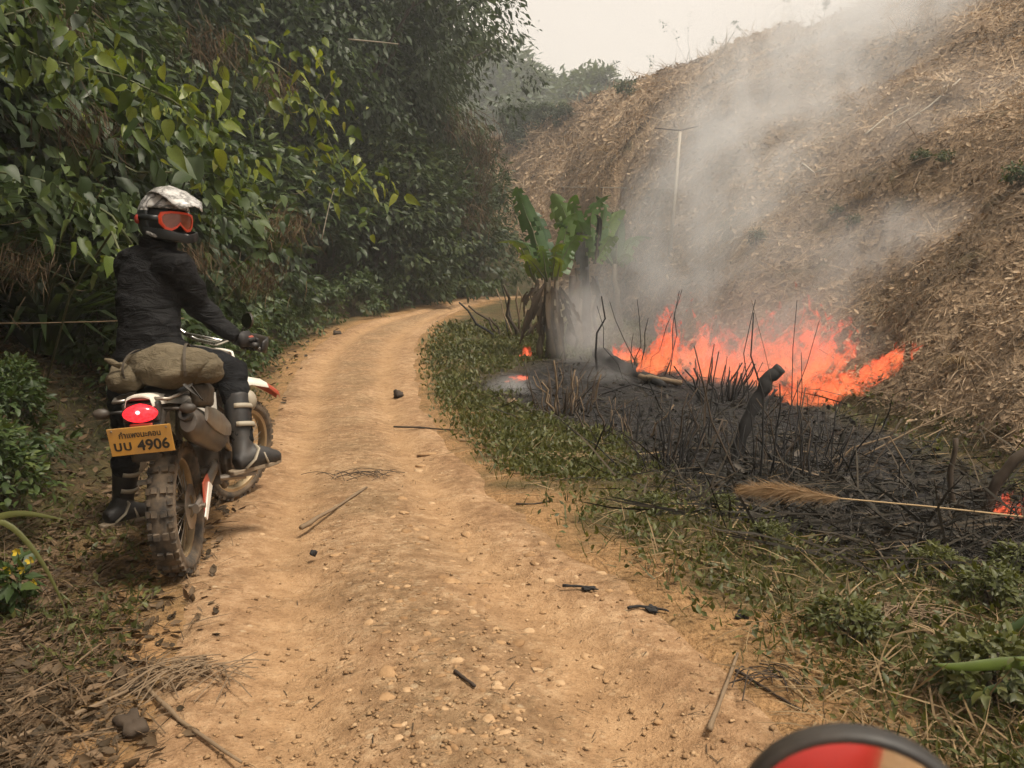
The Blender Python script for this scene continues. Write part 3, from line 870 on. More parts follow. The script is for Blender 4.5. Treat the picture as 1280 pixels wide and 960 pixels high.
# bushes where the hill meets the road bend
for px, py, sc in [(640, 160, 1.3), (662, 152, 1.2), (684, 146, 1.0), (705, 142, .8), (645, 178, 1.2)]:
    q = hit(px, py + 14); S1.put(q, RNG.random() * 6, sc * .6, 'green bush at the top edge of the cleared hillside by the forest', 'bush', 'bushes at the forest edge of the hillside')

# ------------------------------------------------------------------ banana plants
M['banana'] = leaf_mat('banana_leaf', [(.1, (.045, .105, .040)), (.5, (.095, .18, .055)), (.9, (.19, .26, .07))], trans=.35, rough=.45)
M['banana_yel'] = leaf_mat('banana_leaf_young', [(.1, (.13, .19, .03)), (.9, (.25, .28, .06))], trans=.4, rough=.45)
M['banana_dead'] = leaf_mat('banana_leaf_dead', [(.1, (.028, .020, .014)), (.5, (.070, .048, .030)), (.9, (.15, .105, .064))], trans=.12, rough=.85, tint=(1.1, 1, .8))
M['banana_char'] = leaf_mat('banana_leaf_charred', [(.1, (.010, .012, .012)), (.9, (.030, .034, .032))], trans=.05, rough=.8, tint=(1, 1, 1))
M['banana_stem'] = plain('banana_stem', (.10, .075, .040), .7, var=.5, scale=9, bump=.4)
def banana_leaf(root, org, b, t, w, bow=.25, mat='banana', side=(1, -.2, .1), torn=.6, seg=26, fold=.34):
    b = np.array(b); t = np.array(t); L = np.linalg.norm(t - b)
    sd = np.array(side, float); ax = (t - b) / L; sd = sd - ax * (sd @ ax); sd /= np.linalg.norm(sd); nm = np.cross(ax, sd)
    V = []; F = []; lat = RNG.normal() * .16
    for i in range(seg + 1):
        f = i / seg
        dr_ = max(0, f - .5) / .5; c = b + (t - b) * f * 1.10 + nm * (math.sin(PI * f) * bow * L * .35) + np.array([0, 0, 1]) * (math.sin(PI * f) * bow * L * .3 - dr_ ** 2 * L * .20) + sd * lat * dr_ ** 2 * L - org
        wd = w * .5 * (math.sin(PI * min(1, .06 + .94 * f) ** .75) ** .45) * (1 if f > .1 else .3)
        for s_ in (-1, -.5, 0, .5, 1):
            V.append(c + sd * s_ * wd + nm * abs(s_) * wd * fold + np.array([0, 0, -1]) * abs(s_) * wd * .25 + RNG.normal(size=3) * wd * .03)
    for i in range(seg):
        for k in range(4):
            if k in (0, 3) and RNG.random() < torn * .5: continue
            if k in (1, 2) and RNG.random() < torn * .06: continue
            a = i * 5 + k; F.append((a, a + 1, a + 6, a + 5))
    me = mk_mesh('leaf', V, F, smooth=True, attr={'rnd': np.full(len(V), RNG.random())})
    o = mobj('leaf', me, M[mat], root)
    r = MB(); r.tube([V[i * 5 + 2] - nm * .006 for i in range(0, seg + 1, 2)], [.022 * (1 - .1 * j) for j in range(seg // 2 + 1)], 5)
    r.build('midrib', M['stem'] if mat in ('banana', 'banana_yel') else M['char_brown'], o, smooth=True)
    return o
def banana(basepx, dp, leaves, stems, label, dead=()):
    b = at(*basepx, dp); b.z = gz(b.x, b.y); root = empty('banana_plant', b); tag(root, label, 'banana plant'); org = np.array(b)
    for x0, y0, x1, y1, w, mt in stems:
        s = MB(); p0 = at(x0, y0, dp); p1 = at(x1, y1, dp); p0.z = min(p0.z, gz(p0.x, p0.y) - .05)
        Q = wig(p0, p1, 7, .05) - org
        s.tube(Q, [w / FPX * dp * .5 * (1.15 - .5 * j / 6) for j in range(7)], 9); s.build('stem', M[mt], root, smooth=True)
    for x0, y0, x1, y1, w, mt, bow, dd in leaves:
        banana_leaf(root, org, at(x0, y0, dp + dd * .3), at(x1, y1, dp + dd), w / FPX * dp, bow, mt)
    for x0, y0, x1, y1, w in dead:
        banana_leaf(root, org, at(x0, y0, dp - .1), at(x1, y1, dp - .25 + .4 * RNG.random()), w / FPX * dp, .15, 'banana_dead', torn=.9, seg=8, fold=.7)
    return root
DB = 14.6
banana((690, 440), DB, [(684, 348, 637, 224, 26, 'banana', .22, .3), (668, 352, 641, 288, 13, 'banana_yel', .15, -.3), (670, 352, 655, 287, 17, 'banana', .1, .1), (684, 352, 676, 300, 17, 'banana', .1, -.4),
                        (690, 350, 697, 297, 15, 'banana_yel', .1, -.3), (694, 345, 716, 256, 21, 'banana', .18, .2), (696, 350, 703, 318, 12, 'banana_yel', .1, -.5), (678, 350, 668, 322, 12, 'banana', .1, -.2), (699, 345, 712, 300, 22, 'banana', .2, .5), (690, 348, 664, 250, 22, 'banana', .2, .6), (692, 346, 728, 285, 18, 'banana', .3, -.2), (682, 350, 648, 318, 13, 'banana_yel', .25, -.4)],
       [(688, 452, 684, 345, 13, 'banana_stem'), (697, 450, 696, 345, 8, 'banana_stem'), (676, 448, 672, 350, 8, 'banana_stem')],
       'bright green banana plant at the road bend with dead brown skirt',
       [(680, 355, 662, 405, 12), (690, 358, 690, 420, 14), (700, 358, 714, 410, 12), (672, 358, 650, 380, 10), (695, 360, 704, 432, 10), (684, 362, 672, 425, 12), (676, 360, 655, 415, 10), (703, 362, 722, 395, 10)])
banana((742, 440), 16.0, [(728, 325, 690, 232, 24, 'banana', .15, .4), (732, 322, 708, 238, 20, 'banana', .2, -.2), (738, 322, 738, 236, 20, 'banana', .1, .2), (742, 325, 762, 238, 19, 'banana', .12, .3), (735, 330, 722, 262, 22, 'banana', .1, -.4),
                          (744, 330, 752, 262, 7, 'banana_char', .35, -.4), (726, 284, 729, 345, 17, 'banana_char', .1, -.5), (722, 320, 680, 250, 18, 'banana', .25, .6), (740, 326, 778, 252, 20, 'banana', .25, .4), (730, 326, 700, 270, 18, 'banana', .3, .1), (742, 330, 770, 290, 18, 'banana', .35, 0), (728, 330, 716, 285, 18, 'banana', .15, -.3)],
       [(735, 470, 732, 320, 14, 'char'), (722, 468, 722, 335, 11, 'banana_stem'), (748, 470, 745, 345, 6, 'char'), (712, 465, 716, 345, 13, 'char_brown')],
       'half scorched banana plant with a black hanging leaf standing in smoke',
       [(728, 345, 718, 395, 14), (740, 345, 752, 385, 10)])
banana((782, 430), 18.5, [(768, 330, 748, 262, 18, 'banana', .2, .2), (770, 330, 775, 258, 17, 'banana', .15, 0), (772, 330, 800, 285, 18, 'banana', .3, .3), (766, 332, 738, 300, 16, 'banana', .3, .1), (772, 332, 792, 320, 14, 'banana', .35, -.2)],
       [(770, 440, 769, 330, 10, 'banana_stem')], 'hazy small banana plant behind the smoke at the hill foot')

# ------------------------------------------------------------------ scorched stalks, logs
def stalk_clump(px, py, n_, hpx, wpx, mat, label, name='charred_stalk_clump', lean=0.0, r=.006, group=None, cat='burnt stalks', hv=.5, fan=.35):
    b = hit(px, py); d = b.y; root = empty(name, b); tag(root, label, cat, group)
    n_ = int(n_ * .68) + 1
    for k in range(n_):
        f = RNG.normal() * .5; x = f * wpx / FPX * d * .8; y = RNG.normal() * .12 * wpx / 40 * d / 8
        h = 1.15 * hpx / FPX * d * (1 - hv * RNG.random() ** 1.4); an = f * fan + lean + RNG.normal() * (.10 if RNG.random() < .75 else .40)
        zb = gz(b.x + x, b.y + y) - b.z - .04
        tip = (x + h * math.sin(an), y + h * RNG.normal() * .2, zb + h * math.cos(an))
        s = MB(); Q = wig((x, y, zb), tip, 5, .09)
        rr = r * 1.35 * d / 7 * (.5 + 1.1 * RNG.random() ** 2); s.tube(Q, [rr * (1 - .12 * j) for j in range(5)], 5)
        s.build('stalk', M[mat[k % len(mat)] if isinstance(mat, (list, tuple)) else mat], root, smooth=True)
    return root
CH = ['char', 'char', 'char_brown', 'char', 'char_brown', 'char']
stalk_clump(702, 516, 46, 66, 52, ['straw_s', 'char_brown', 'twig'] if False else ['twig', 'char_brown', 'char_brown'], 'scorched brown grass stump in front of the banana plants', r=.007)
stalk_clump(772, 545, 34, 52, 44, ['twig', 'char_brown', 'char'], 'short scorched straw stump near the grass edge', r=.006)
stalk_clump(835, 590, 52, 98, 50, CH, 'dense black stalk clump at the edge of the green grass', r=.006)
stalk_clump(905, 503, 46, 52, 50, 'char', 'black fan of burnt stalks right in front of the flames', r=.008, fan=.9)
stalk_clump(955, 600, 15, 205, 60, CH, 'sparse clump of tall thin charred stalks beside the leaning log', r=.0055, hv=.55)
stalk_clump(1005, 598, 44, 100, 60, CH, 'thick row of charred stalks beside the leaning log', r=.006)
stalk_clump(1052, 600, 26, 88, 40, CH, 'charred stalks leaning to one side at the edge of the ash', r=.0055, lean=.25)
stalk_clump(935, 575, 30, 60, 60, CH, 'low stubble of charred stalks around the foot of the leaning log', r=.006)
stalk_clump(1262, 655, 20, 62, 50, CH, 'charred stalks standing in the small roadside flame', r=.005)
stalk_clump(1180, 650, 14, 58, 60, CH, 'few short charred stalks behind the seed plume', r=.005)
stalk_clump(880, 560, 18, 120, 50, CH, 'spindly black stalks between grass and flames', r=.005, hv=.7)
stalk_clump(800, 470, 12, 100, 60, 'char', 'thin black stems rising through the smoke beside the banana plants', r=.007, hv=.5)
stalk_clump(655, 420, 30, 60, 50, ['char_brown', 'twig', 'char'], 'tangle of dry stems at the road bend under the banana leaves', r=.011, fan=1.0)
def log(name, pts, r0, r1, mat, label, cat, group=None, n_=9, rough=.12, base_on=True):
    P = [Vector(p) for p in pts]; root_p = P[0].copy()
    Q = []
    for i in range(len(P) - 1):
        for k in range(4): Q.append(P[i].lerp(P[i + 1], k / 4))
    Q.append(P[-1]); Q = [q - root_p for q in Q]; m = len(Q)
    s = MB(); s.tube([q + Vector(RNG.normal(size=3) * r0 * rough) for q in Q], [(r0 + (r1 - r0) * i / (m - 1)) * (1 + rough * RNG.normal()) for i in range(m)], n_)
    o = s.build(name, M[mat], None, smooth=True); o.location = root_p
    return tag(o, label, cat, group)
b = hit(915, 575); dd = b.y
log('charred_log', [b - Vector((0, 0, .05)), at(931, 535, dd), at(947, 497, dd), at(962, 472, dd), at(976, 461, dd)], .058, .052, 'char', 'thick charred log leaning up out of the ash', 'log', rough=.09, n_=12)
b = hit(1192, 640); log('scorched_branch', [b, at(1188, 600, b.y), at(1195, 548, b.y)], .022, .016, 'char_brown', 'upright scorched branch standing in the ash beside bent stalks', 'branch')
b = hit(700, 470); log('charred_log', [hit(748, 450) + Vector((0, 0, .12)), hit(780, 466) + Vector((0, 0, .1)), hit(830, 486) + Vector((0, 0, .02))], .16, .06, 'char', 'charred fallen trunk lying behind the scorched banana plant', 'log')
b = hit(850, 484); log('pale_log', [hit(800, 478) + Vector((0, 0, .08)), hit(825, 482) + Vector((0, 0, .09)), hit(852, 486) + Vector((0, 0, .08))], .05, .04, 'twig', 'short pale bamboo piece lying before the flames', 'bamboo piece')
for i, (pts, lab, mt) in enumerate([
        ([(1230, 645, 0), (1244, 606, .1), (1268, 575, .2), (1310, 548, .3)], 'brown fallen trunk curving up the slope beside the small roadside flame', 'char_brown'),
        ([(1035, 592, 0), (1065, 560, .1), (1112, 546, .25), (1135, 585, .3), (1160, 628, 0)], 'pale stalk bent over in a sharp hairpin beside the ash', 'twig'),
        ([(1040, 575, 0), (1120, 590, .1), (1180, 588, .2), (1205, 630, 0)], 'dark stalk arching low across the ash toward the scorched branch', 'char_brown'),
        ([(1050, 590, 0), (1110, 600, .1), (1150, 630, .05), (1165, 650, 0)], 'thin dark stalk drooping across the ash below another arch', 'char'),
        ([(1075, 572, .05), (1150, 533, .1), (1205, 508, .1)], 'slanting dry branch propped on the leafy slope', 'twig'),
        ([(745, 495, 0), (790, 480, .15), (860, 500, .2), (880, 530, 0)], 'black stalk bowed over the ash near the banana plants', 'char'),
        ([(850, 400, .9), (872, 470, .4), (890, 520, 0)], 'thin black stem crossing in front of the tall flames', 'char')]):
    base = hit(pts[0][0], pts[0][1]); d = base.y
    log('bent_stalk', [at(x, y, d - o_ * .3) for x, y, o_ in pts], (.045 if i == 0 else .010) * d / 7, (.05 if i == 0 else .006) * d / 7, mt, lab, 'stalk', n_=6, rough=.05)

M['straw_stick'] = plain('straw_stick', (.36, .25, .13), .8, var=.35, scale=20)
# long reed with a fluffy seed plume
d = 3.9
base = at(1500, 668, d); base.z = gz(base.x, base.y)
root = empty('seed_plume_reed', base); tag(root, 'long pale reed with a fluffy tan seed plume drooping over the burnt ground', 'reed')
Q = [base, at(1400, 655, d), at(1280, 646, d), at(1160, 633, d), at(1050, 623, d), at(985, 612, d), at(925, 612, d)]
s = MB(); s.tube([q - base for q in Q], [.006, .0055, .005, .0045, .004, .003, .002], 6); s.build('stem', M['straw_stick'], root, smooth=True)
nb = 3200; t = RNG.random(nb)
Pp = np.array([[np.interp(f, [0, .5, 1], [at(1052, 623, d)[k], at(985, 612, d)[k], at(928, 612, d)[k]]) for k in range(3)] for f in t]) - np.array(base)
Dd = np.stack([-1 - .4 * RNG.random(nb), RNG.normal(size=nb) * .38, RNG.normal(size=nb) * .38 - .12], 1)
batch_obj('plume', [batch([(x, y * .45, z) for x, y, z in STRAW[0]], STRAW[1], Pp, rots(Dd, rnd_dir(nb)), (.045 + .075 * RNG.random(nb)) * (.45 + .9 * np.sin(PI * np.clip(t * .85 + .1, 0, 1))), .55 + .45 * RNG.random(nb))], leaf_mat('seed_plume', [(.4, (.34, .22, .115)), (.9, (.62, .44, .26))], trans=.3, rough=.8, tint=(1.2, 1.0, .7)), root)

# ------------------------------------------------------------------ ground cover
def flat_xy(px, py):
    px = np.asarray(px, float); py = np.asarray(py, float)
    a = (px - 640) / FPX; b_ = -(py - 480) / FPX; c_, s_ = math.cos(PITCH), math.sin(PITCH)
    yy_ = c_ + b_ * s_; k = -(-s_ + b_ * c_) / yy_; u_ = a / yy_
    Y = np.full(px.shape, 6.0)
    for _ in range(40): Y = .5 * Y + .5 * np.clip((CAM_H - zroad(Y)) / np.maximum(k, 1e-3), 1, 60)
    return u_ * Y, Y
def seeds(n_, x0, x1, y0, y1):
    px = RNG.uniform(x0, x1, n_); py = RNG.uniform(y0, y1, n_)
    X, Y = flat_xy(px, py); Z, H_, B_, DL, DR = terrain(X, Y, True)
    return X, Y, Z, H_, B_, DL, DR
def lay(X, Y, Z, D, N, size, tm, rnd=None):
    return batch(tm[0], tm[1], np.stack([X, Y, Z], 1), rots(D, N), size, rnd)
def stuff(name, bs, mat, label, cat):
    o = batch_obj(name, bs, mat); return tag(o, label, cat, kind='stuff')
# right verge: low weeds and blades
X, Y, Z, H_, B_, DL, DR = seeds(60000, 480, 1800, 386, 1010)
xa = seeds(26000, 505, 800, 386, 600); X, Y, Z, H_, B_, DL, DR = (np.r_[p_, q_] for p_, q_ in zip((X, Y, Z, H_, B_, DL, DR), xa))
bn = burn(X, Y); pat = fbm(X * .9, Y * .9) + .5 + .35 * sstep((Y - 6) / 3)
keep = (DR > -.12 + .35 * RNG.random(len(X)) ** 2 * 1.0) & (H_ < .25) & (RNG.random(len(X)) < np.clip(1.35 - 1.7 * bn, .0, 1)) & (RNG.random(len(X)) < np.clip((DR + .1) * 2.2, .05, 1)) & (RNG.random(len(X)) < np.clip(pat * 2.2 - .25, .1, 1))
X, Y, Z, DR_ = X[keep], Y[keep], Z[keep], DR[keep]; m = len(X)
g = np.arange(m) % 5
bs = []
i = g < 3
bs.append(lay(X[i], Y[i], Z[i] + .01 + .05 * RNG.random(i.sum()), np.stack([RNG.normal(size=i.sum()), RNG.normal(size=i.sum()), .5 + RNG.random(i.sum())], 1), rnd_dir(i.sum(), .8), .014 + .024 * RNG.random(i.sum()) + .0048 * Y[i], LEAF_S))
i = g >= 3
bs.append(lay(X[i], Y[i], Z[i] - .01, np.stack([RNG.normal(size=i.sum()) * .7, RNG.normal(size=i.sum()) * .7, .55 + RNG.random(i.sum())], 1), rnd_dir(i.sum()), .05 + .09 * RNG.random(i.sum()) ** 2 + .003 * Y[i], BLADE))
stuff('verge_grass', bs, M['grass'], 'low green weeds and grass along the right side of the road', 'grass')
# dry straw among it
X, Y, Z, H_, B_, DL, DR = seeds(28000, 480, 1800, 386, 1010)
bn = burn(X, Y)
keep = (DR > -.05) & (H_ < .25) & (RNG.random(len(X)) < np.clip(1.1 - bn * 1.1, .06, 1)) & (fbm(X * 1.1 + 30, Y * 1.1) + .5 > .42) & (RNG.random(len(X)) < np.clip(.35 + .13 * (Y - 2), .35, 1))
X, Y, Z = X[keep], Y[keep], Z[keep]; m = len(X)
stuff('verge_straw', [lay(X, Y, Z + .015 + .05 * RNG.random(m), np.stack([RNG.normal(size=m), RNG.normal(size=m), RNG.normal(size=m) * .22 + .05], 1), rnd_dir(m, 1.5), .07 + .22 * RNG.random(m) ** 2.5, STRAW)], M['straw'], 'dry straw scattered through the green grass beside the road', 'straw')
# ash litter
X, Y, Z, H_, B_, DL, DR = seeds(26000, 560, 1420, 430, 800)
keep = (burn(X, Y) > .35) & (H_ < .6); X, Y, Z = X[keep], Y[keep], Z[keep]; m = len(X)
stuff('burnt_litter', [lay(X, Y, Z + .02 * RNG.random(m), np.stack([RNG.normal(size=m), RNG.normal(size=m), RNG.normal(size=m) * .3 + .15], 1), rnd_dir(m, 1.0), .06 + .26 * RNG.random(m) ** 2, [(x, y * 1.3, z) for x, y, z in STRAW[0]] and (STRAW[0], STRAW[1])),
                       lay(X[::3], Y[::3], Z[::3], np.stack([RNG.normal(size=len(X[::3])), RNG.normal(size=len(X[::3])), RNG.normal(size=len(X[::3])) * .3 + .15], 1), rnd_dir(len(X[::3]), 1.0), .04 + .07 * RNG.random(len(X[::3])), CURL)],
      leaf_mat('burnt_litter', [(.1, (.008, .007, .007)), (.5, (.026, .023, .021)), (.72, (.075, .062, .052)), (.9, (.16, .14, .125)), (1.0, (.30, .27, .24))], trans=.02, rough=.9, tint=(1, 1, 1)), 'black burnt straw and ash covering the scorched ground', 'ash')
X, Y, Z, H_, B_, DL, DR = seeds(2600, 600, 1400, 450, 730)
keep = (inside_dist(X, Y, _bp) > -.5) & (H_ < .6); X, Y, Z = X[keep], Y[keep], Z[keep]; m = len(X)
stuff('fallen_stalks', [lay(X, Y, Z + .03 + .05 * RNG.random(m), np.stack([RNG.normal(size=m), RNG.normal(size=m) * .6, RNG.normal(size=m) * .25 + .12], 1), rnd_dir(m, 1.0), .15 + .5 * RNG.random(m) ** 2, STRAW)],
      leaf_mat('fallen_stalks', [(.1, (.008, .008, .007)), (.55, (.028, .022, .018)), (.8, (.09, .066, .044)), (1.0, (.28, .20, .125))], trans=.02, rough=.9, tint=(1, 1, 1)), 'half burnt brown stalks fallen across the ash', 'burnt stalks')
# left shoulder: leaf litter, twigs, some weeds
X, Y, Z, H_, B_, DL, DR = seeds(30000, -120, 420, 400, 1010)
keep = (DL > -.25 + .5 * RNG.random(len(X)) ** 2) & (RNG.random(len(X)) < np.clip((DL + .3) * 1.6, .08, 1)); X, Y, Z = X[keep], Y[keep], Z[keep]; m = len(X)
# also on the slope behind the rider
Xs = RNG.uniform(-6.5, -2.2, 9000); Ys = RNG.uniform(3.5, 11, 9000); Zs, _, Bs, DLs, _ = terrain(Xs, Ys, True); k = (DLs > .7) & (DLs < 3.4); Xs, Ys, Zs = Xs[k], Ys[k], Zs[k]
X = np.r_[X, Xs]; Y = np.r_[Y, Ys]; Z = np.r_[Z, Zs]; m = len(X); h1 = np.arange(m) % 3
i = h1 == 0
bs = [lay(X[i], Y[i], Z[i] + .004, np.stack([RNG.normal(size=i.sum()), RNG.normal(size=i.sum()), RNG.normal(size=i.sum()) * .15 + .05], 1), rnd_dir(i.sum(), 2), .018 + .045 * RNG.random(i.sum()) ** 1.5 + .004 * Y[i], CURL)]
i = h1 > 0
bs.append(lay(X[i], Y[i], Z[i] + .01, np.stack([RNG.normal(size=i.sum()), RNG.normal(size=i.sum()), RNG.normal(size=i.sum()) * .14 + .05], 1), rnd_dir(i.sum(), 1.5), .05 + .18 * RNG.random(i.sum()) ** 2, STRAW))
stuff('leaf_litter', bs, M['litter'], 'brown fallen leaves and twigs on the shoulder under the trees', 'leaf litter')
X, Y, Z, H_, B_, DL, DR = seeds(16000, -160, 420, 392, 1010)
keep = (DL > .05) & (RNG.random(len(X)) < np.clip((fbm(X * 1.3 + 3, Y * 1.3) + .5 - .38) * 5 + (DL - 1) * .25, 0, 1)); X, Y, Z = X[keep], Y[keep], Z[keep]; m = len(X)
stuff('shoulder_weeds', [lay(X[::2], Y[::2], Z[::2] + .03 * RNG.random(len(X[::2])), np.stack([RNG.normal(size=len(X[::2])), RNG.normal(size=len(X[::2])), .3 + RNG.random(len(X[::2]))], 1), rnd_dir(len(X[::2]), .8), .012 + .022 * RNG.random(len(X[::2])) + .005 * Y[::2], LEAF_S),
                         lay(X[1::2], Y[1::2], Z[1::2], np.stack([RNG.normal(size=len(X[1::2])), RNG.normal(size=len(X[1::2])), .3 + RNG.random(len(X[1::2]))], 1), rnd_dir(len(X[1::2])), .03 + .05 * RNG.random(len(X[1::2])) + .008 * Y[1::2], BLADE)], M['grass'], 'sparse green weeds on the shaded left shoulder', 'weeds')
# cut dry vegetation over the hillside
def hill_seeds(n_, pw=1.5):
    u_ = RNG.uniform(-.12, 1.05, n_); t = RNG.random(n_) ** pw
    pxx = 640 + u_ * FPX; Yb = np.interp(u_, _bu, _bd); Ysk = np.interp(pxx, _skx, _skd)
    Y = Yb + t * (Ysk - Yb) * 1.02; X = u_ * Y; Z, H_, B_, DL, DR = terrain(X, Y, True)
    k = (H_ > .1) & (np.maximum(DR, DL) > .5); X, Y, Z = X[k], Y[k], Z[k]
    e = .3; N = np.stack([-(terrain(X + e, Y) - terrain(X - e, Y)) / (2 * e), -(terrain(X, Y + e) - terrain(X, Y - e)) / (2 * e), np.ones(len(X))], 1)
    return X, Y, Z, N / np.linalg.norm(N, axis=1, keepdims=True)
X, Y, Z, N = hill_seeds(150000, 1.35); m = len(X); bnh = burn(X, Y); kk = RNG.random(m) > bnh * .8; X, Y, Z, N = X[kk], Y[kk], Z[kk], N[kk]; m = len(X)
xb = hill_seeds(54000, .75); X, Y, Z, N = (np.concatenate([p_, q_]) for p_, q_ in zip((X, Y, Z, N), xb)); m = len(X)
D = RNG.normal(size=(m, 3)); D -= N * (D * N).sum(1, keepdims=True) * .8; D += N * .12
cl = np.clip(1.7 * fbm(X * .55, Y * .55) + 1.2 * fbm(X * 2.2, Y * 2.2) + .5 + .2 * RNG.normal(size=m), 0, 1)
sz = (.12 + .16 * RNG.random(m)) * (.26 + Y * .058)
i = np.arange(m) % 10 < 5
bs = [lay(X[i], Y[i], Z[i] + .03, D[i], N[i] + RNG.normal(size=(i.sum(), 3)) * .4, sz[i] * 1.5 * (.4 + 1.2 * RNG.random(i.sum()) ** 2), ([(x, y * .9, z * .7) for x, y, z in STRAW[0]], STRAW[1]), cl[i])]
i = ~i
bs.append(lay(X[i], Y[i], Z[i] + .02, D[i], N[i] + RNG.normal(size=(i.sum(), 3)) * .35, sz[i] * .36 * (.35 + 1.2 * RNG.random(i.sum()) ** 1.5), CURL, cl[i]))
stuff('cut_brush', bs, leaf_mat('cut_brush', [(.05, (.095, .066, .044)), (.3, (.28, .195, .122)), (.55, (.48, .345, .22)), (.95, (.72, .57, .40))], trans=.12, rough=.8, tint=(1.2, 1, .7)), 'dry cut brush and straw covering the cleared hillside', 'dry brush')
# few green regrowth shrubs on the slope and weeds on the skyline
HS = Stamp(shrub(1.0, .8, 22, 26, .15, .28, mat='leaf_olive', name='regrowth_shrub'))
for px, py, sc in [(784, 122, .9), (1150, 205, .22), (1045, 272, .2), (1182, 206, .2), (945, 305, .25), (1276, 236, .3), (1066, 285, .2)]:
    HS.put(hit(px, py), RNG.random() * 6, sc, 'small green regrowth shrub on the dry cleared slope', 'shrub', 'regrowth shrubs on the hillside')
DT = Stamp(tuft(.9, 160, 1.4, 'straw', 'dry_brush_heap', width=.35, droop=4.0, part='straw'))
for px, py, sc in [(960, 120, .7), (1180, 120, .6), (900, 150, .8), (760, 190, .9), (1200, 455, .3), (1080, 250, .45)]:
    DT.put(hit(px, py), RNG.random() * 6, sc, 'heap of dry straw on the cleared hillside', 'straw heap', 'straw heaps on the hillside')
def sapling(px, py, top, lean, nl, label, r=.02):
    b = hit(px, py); d = b.y; root = empty('skyline_sapling', b); tag(root, label, 'sapling'); h = (py - top) / FPX * d
    s = MB(); Q = wig((0, 0, -.2), (lean / FPX * d, 0, h), 6, .06); s.tube(Q, [r * (1 - .13 * j) for j in range(6)], 5)
    for k in range(4):
        q = Q[2 + k % 4]; e = q + np.array([RNG.normal() * .25, RNG.normal() * .2, .3]) * h * .4; s.tube([q, e], [r * .4, r * .15], 4)
    s.build('stem', M['twig_dark'], root, smooth=True)
    C = np.array([Q[-1] + RNG.normal(size=3) * h * .12 * np.array([1, 1, .7]) for _ in range(4)] + [Q[3], Q[4]])
    batch_obj('foliage', [clumps(C, h * .1, nl, .28, .3)], M['leaf_olive'], root)
sapling(858, 74, 34, -24, 6, 'leaning sapling with few leaves on the ridge line')
sapling(862, 72, 26, -2, 2, 'thin bare sapling standing straight on the ridge line')
sapling(978, 30, -6, 2, 8, 'tall slim sapling on the smoky upper ridge')
sapling(935, 44, 30, -16, 14, 'short bent sapling on the ridge line')
sapling(1030, 20, 2, 2, 60, 'dark bushy sapling on the smoky upper ridge', .05)
sapling(742, 112, 92, -8, 22, 'bushy sapling on the ridge beside misty trees')
sapling(772, 104, 80, -4, 12, 'slender sapling on the lower ridge')
sapling(812, 92, 74, 2, 6, 'small twiggy sapling halfway along the ridge')
sapling(885, 62, 50, 6, 8, 'tiny sapling sprouting near the ridge line')
b = hit(836, 318); root = empty('pale_post', b); tag(root, 'slim pale post standing in smoke on the hillside', 'post')
s = MB(); s.tube([Vector((0, 0, -.3)), at(843, 250, b.y) - b, at(850, 165, b.y) - b], [.05, .047, .04], 8); s.build('pole', M['pole'], root, smooth=True)
s = MB(); s.tube([at(818, 160, b.y) - b, at(850, 163, b.y) - b, at(872, 158, b.y) - b], [.012, .018, .012], 6); s.build('cross_twig', M['twig_dark'], root, smooth=True)
for pts, lab in [([(1080, 175), (1110, 150), (1185, 112)], 'long pale pole lying up the smoky slope'), ([(1120, 165), (1160, 140), (1200, 105)], 'second pale pole lying beside another on the slope'), ([(1003, 210), (1018, 222), (1032, 216)], 'short pale branch lying on the slope'), ([(700, 236), (780, 238), (850, 240)], 'thin pale branch lying across the foot of the slope')]:
    log('fallen_pole', [hit(*p_) + Vector((0, 0, .10)) for p_ in pts], .022, .016, 'pole', lab, 'pole', n_=6, rough=.05)
# thin string of vine across the bank left of the rider
log('dry_vine_line', [at(-60, 404, 5.6), at(40, 404, 5.7), at(120, 402, 5.8), at(230, 398, 6.1)], .005, .004, 'twig', 'thin pale dry vine stretched across the bank behind the rider', 'vine', n_=5, rough=.1)
for pts, lab, r in [([(402, 300), (412, 255), (418, 235)], 'slim pale bare twig sticking up from the roadside shrubs', .008), ([(435, 49), (470, 52), (498, 55)], 'thin pale dead branch across the dark roadside trees', .011)]:
    log('dead_branch', [at(x, y, 11.5) for x, y in pts], r, r * .6, 'pole', lab, 'branch', n_=5, rough=.05)

# ------------------------------------------------------------------ stones, sticks and scraps on the road
smesh = []
for v in range(6):
    s = MB(); ph = RNG.random(3) * 6
    s.ell((0, 0, 0), (1, .75 + .2 * RNG.random(), .45), 9, 6, fn=lambda u_: 1 + .16 * math.sin(3 * u_.x + ph[0]) + .14 * math.sin(4 * u_.y + ph[1]) + .1 * math.sin(5 * u_.z + ph[2]))
    smesh.append(s.mesh('stone', True))
n = NT('pale_stone'); co = n.coord('Object'); oi = n.n.new('ShaderNodeObjectInfo')
c = n.ramp(n.math('ADD', n.math('MULTIPLY', oi.outputs['Random'], .5), n.math('MULTIPLY', n.noise(n.pos(), 40, 5), .5)), [(.2, (.20, .115, .055)), (.55, (.33, .205, .105)), (.85, (.46, .325, .195))])
M['stone'] = n.done(n.bsdf(c, .9, normal=n.bump(n.noise(n.pos(), 120, 4), .5, .006), spec=.2))
for me in smesh: me.materials.append(M['stone'])
sp = [(645, 795, 30), (565, 722, 28), (605, 703, 12), (484, 868, 26), (485, 840, 34), (620, 780, 18), (545, 800, 20), (466, 712, 12), (470, 700, 12), (590, 760, 16), (640, 700, 12), (680, 750, 12), (560, 940, 20), (700, 840, 18), (760, 950, 24), (640, 870, 14), (650, 898, 16), (530, 740, 14), (505, 640, 16), (510, 655, 12), (420, 690, 14)]
for k in range(150):
    sp.append((RNG.normal() * 120 + 590, 600 + RNG.random() ** .8 * 350, 7 + 14 * RNG.random() ** 2))
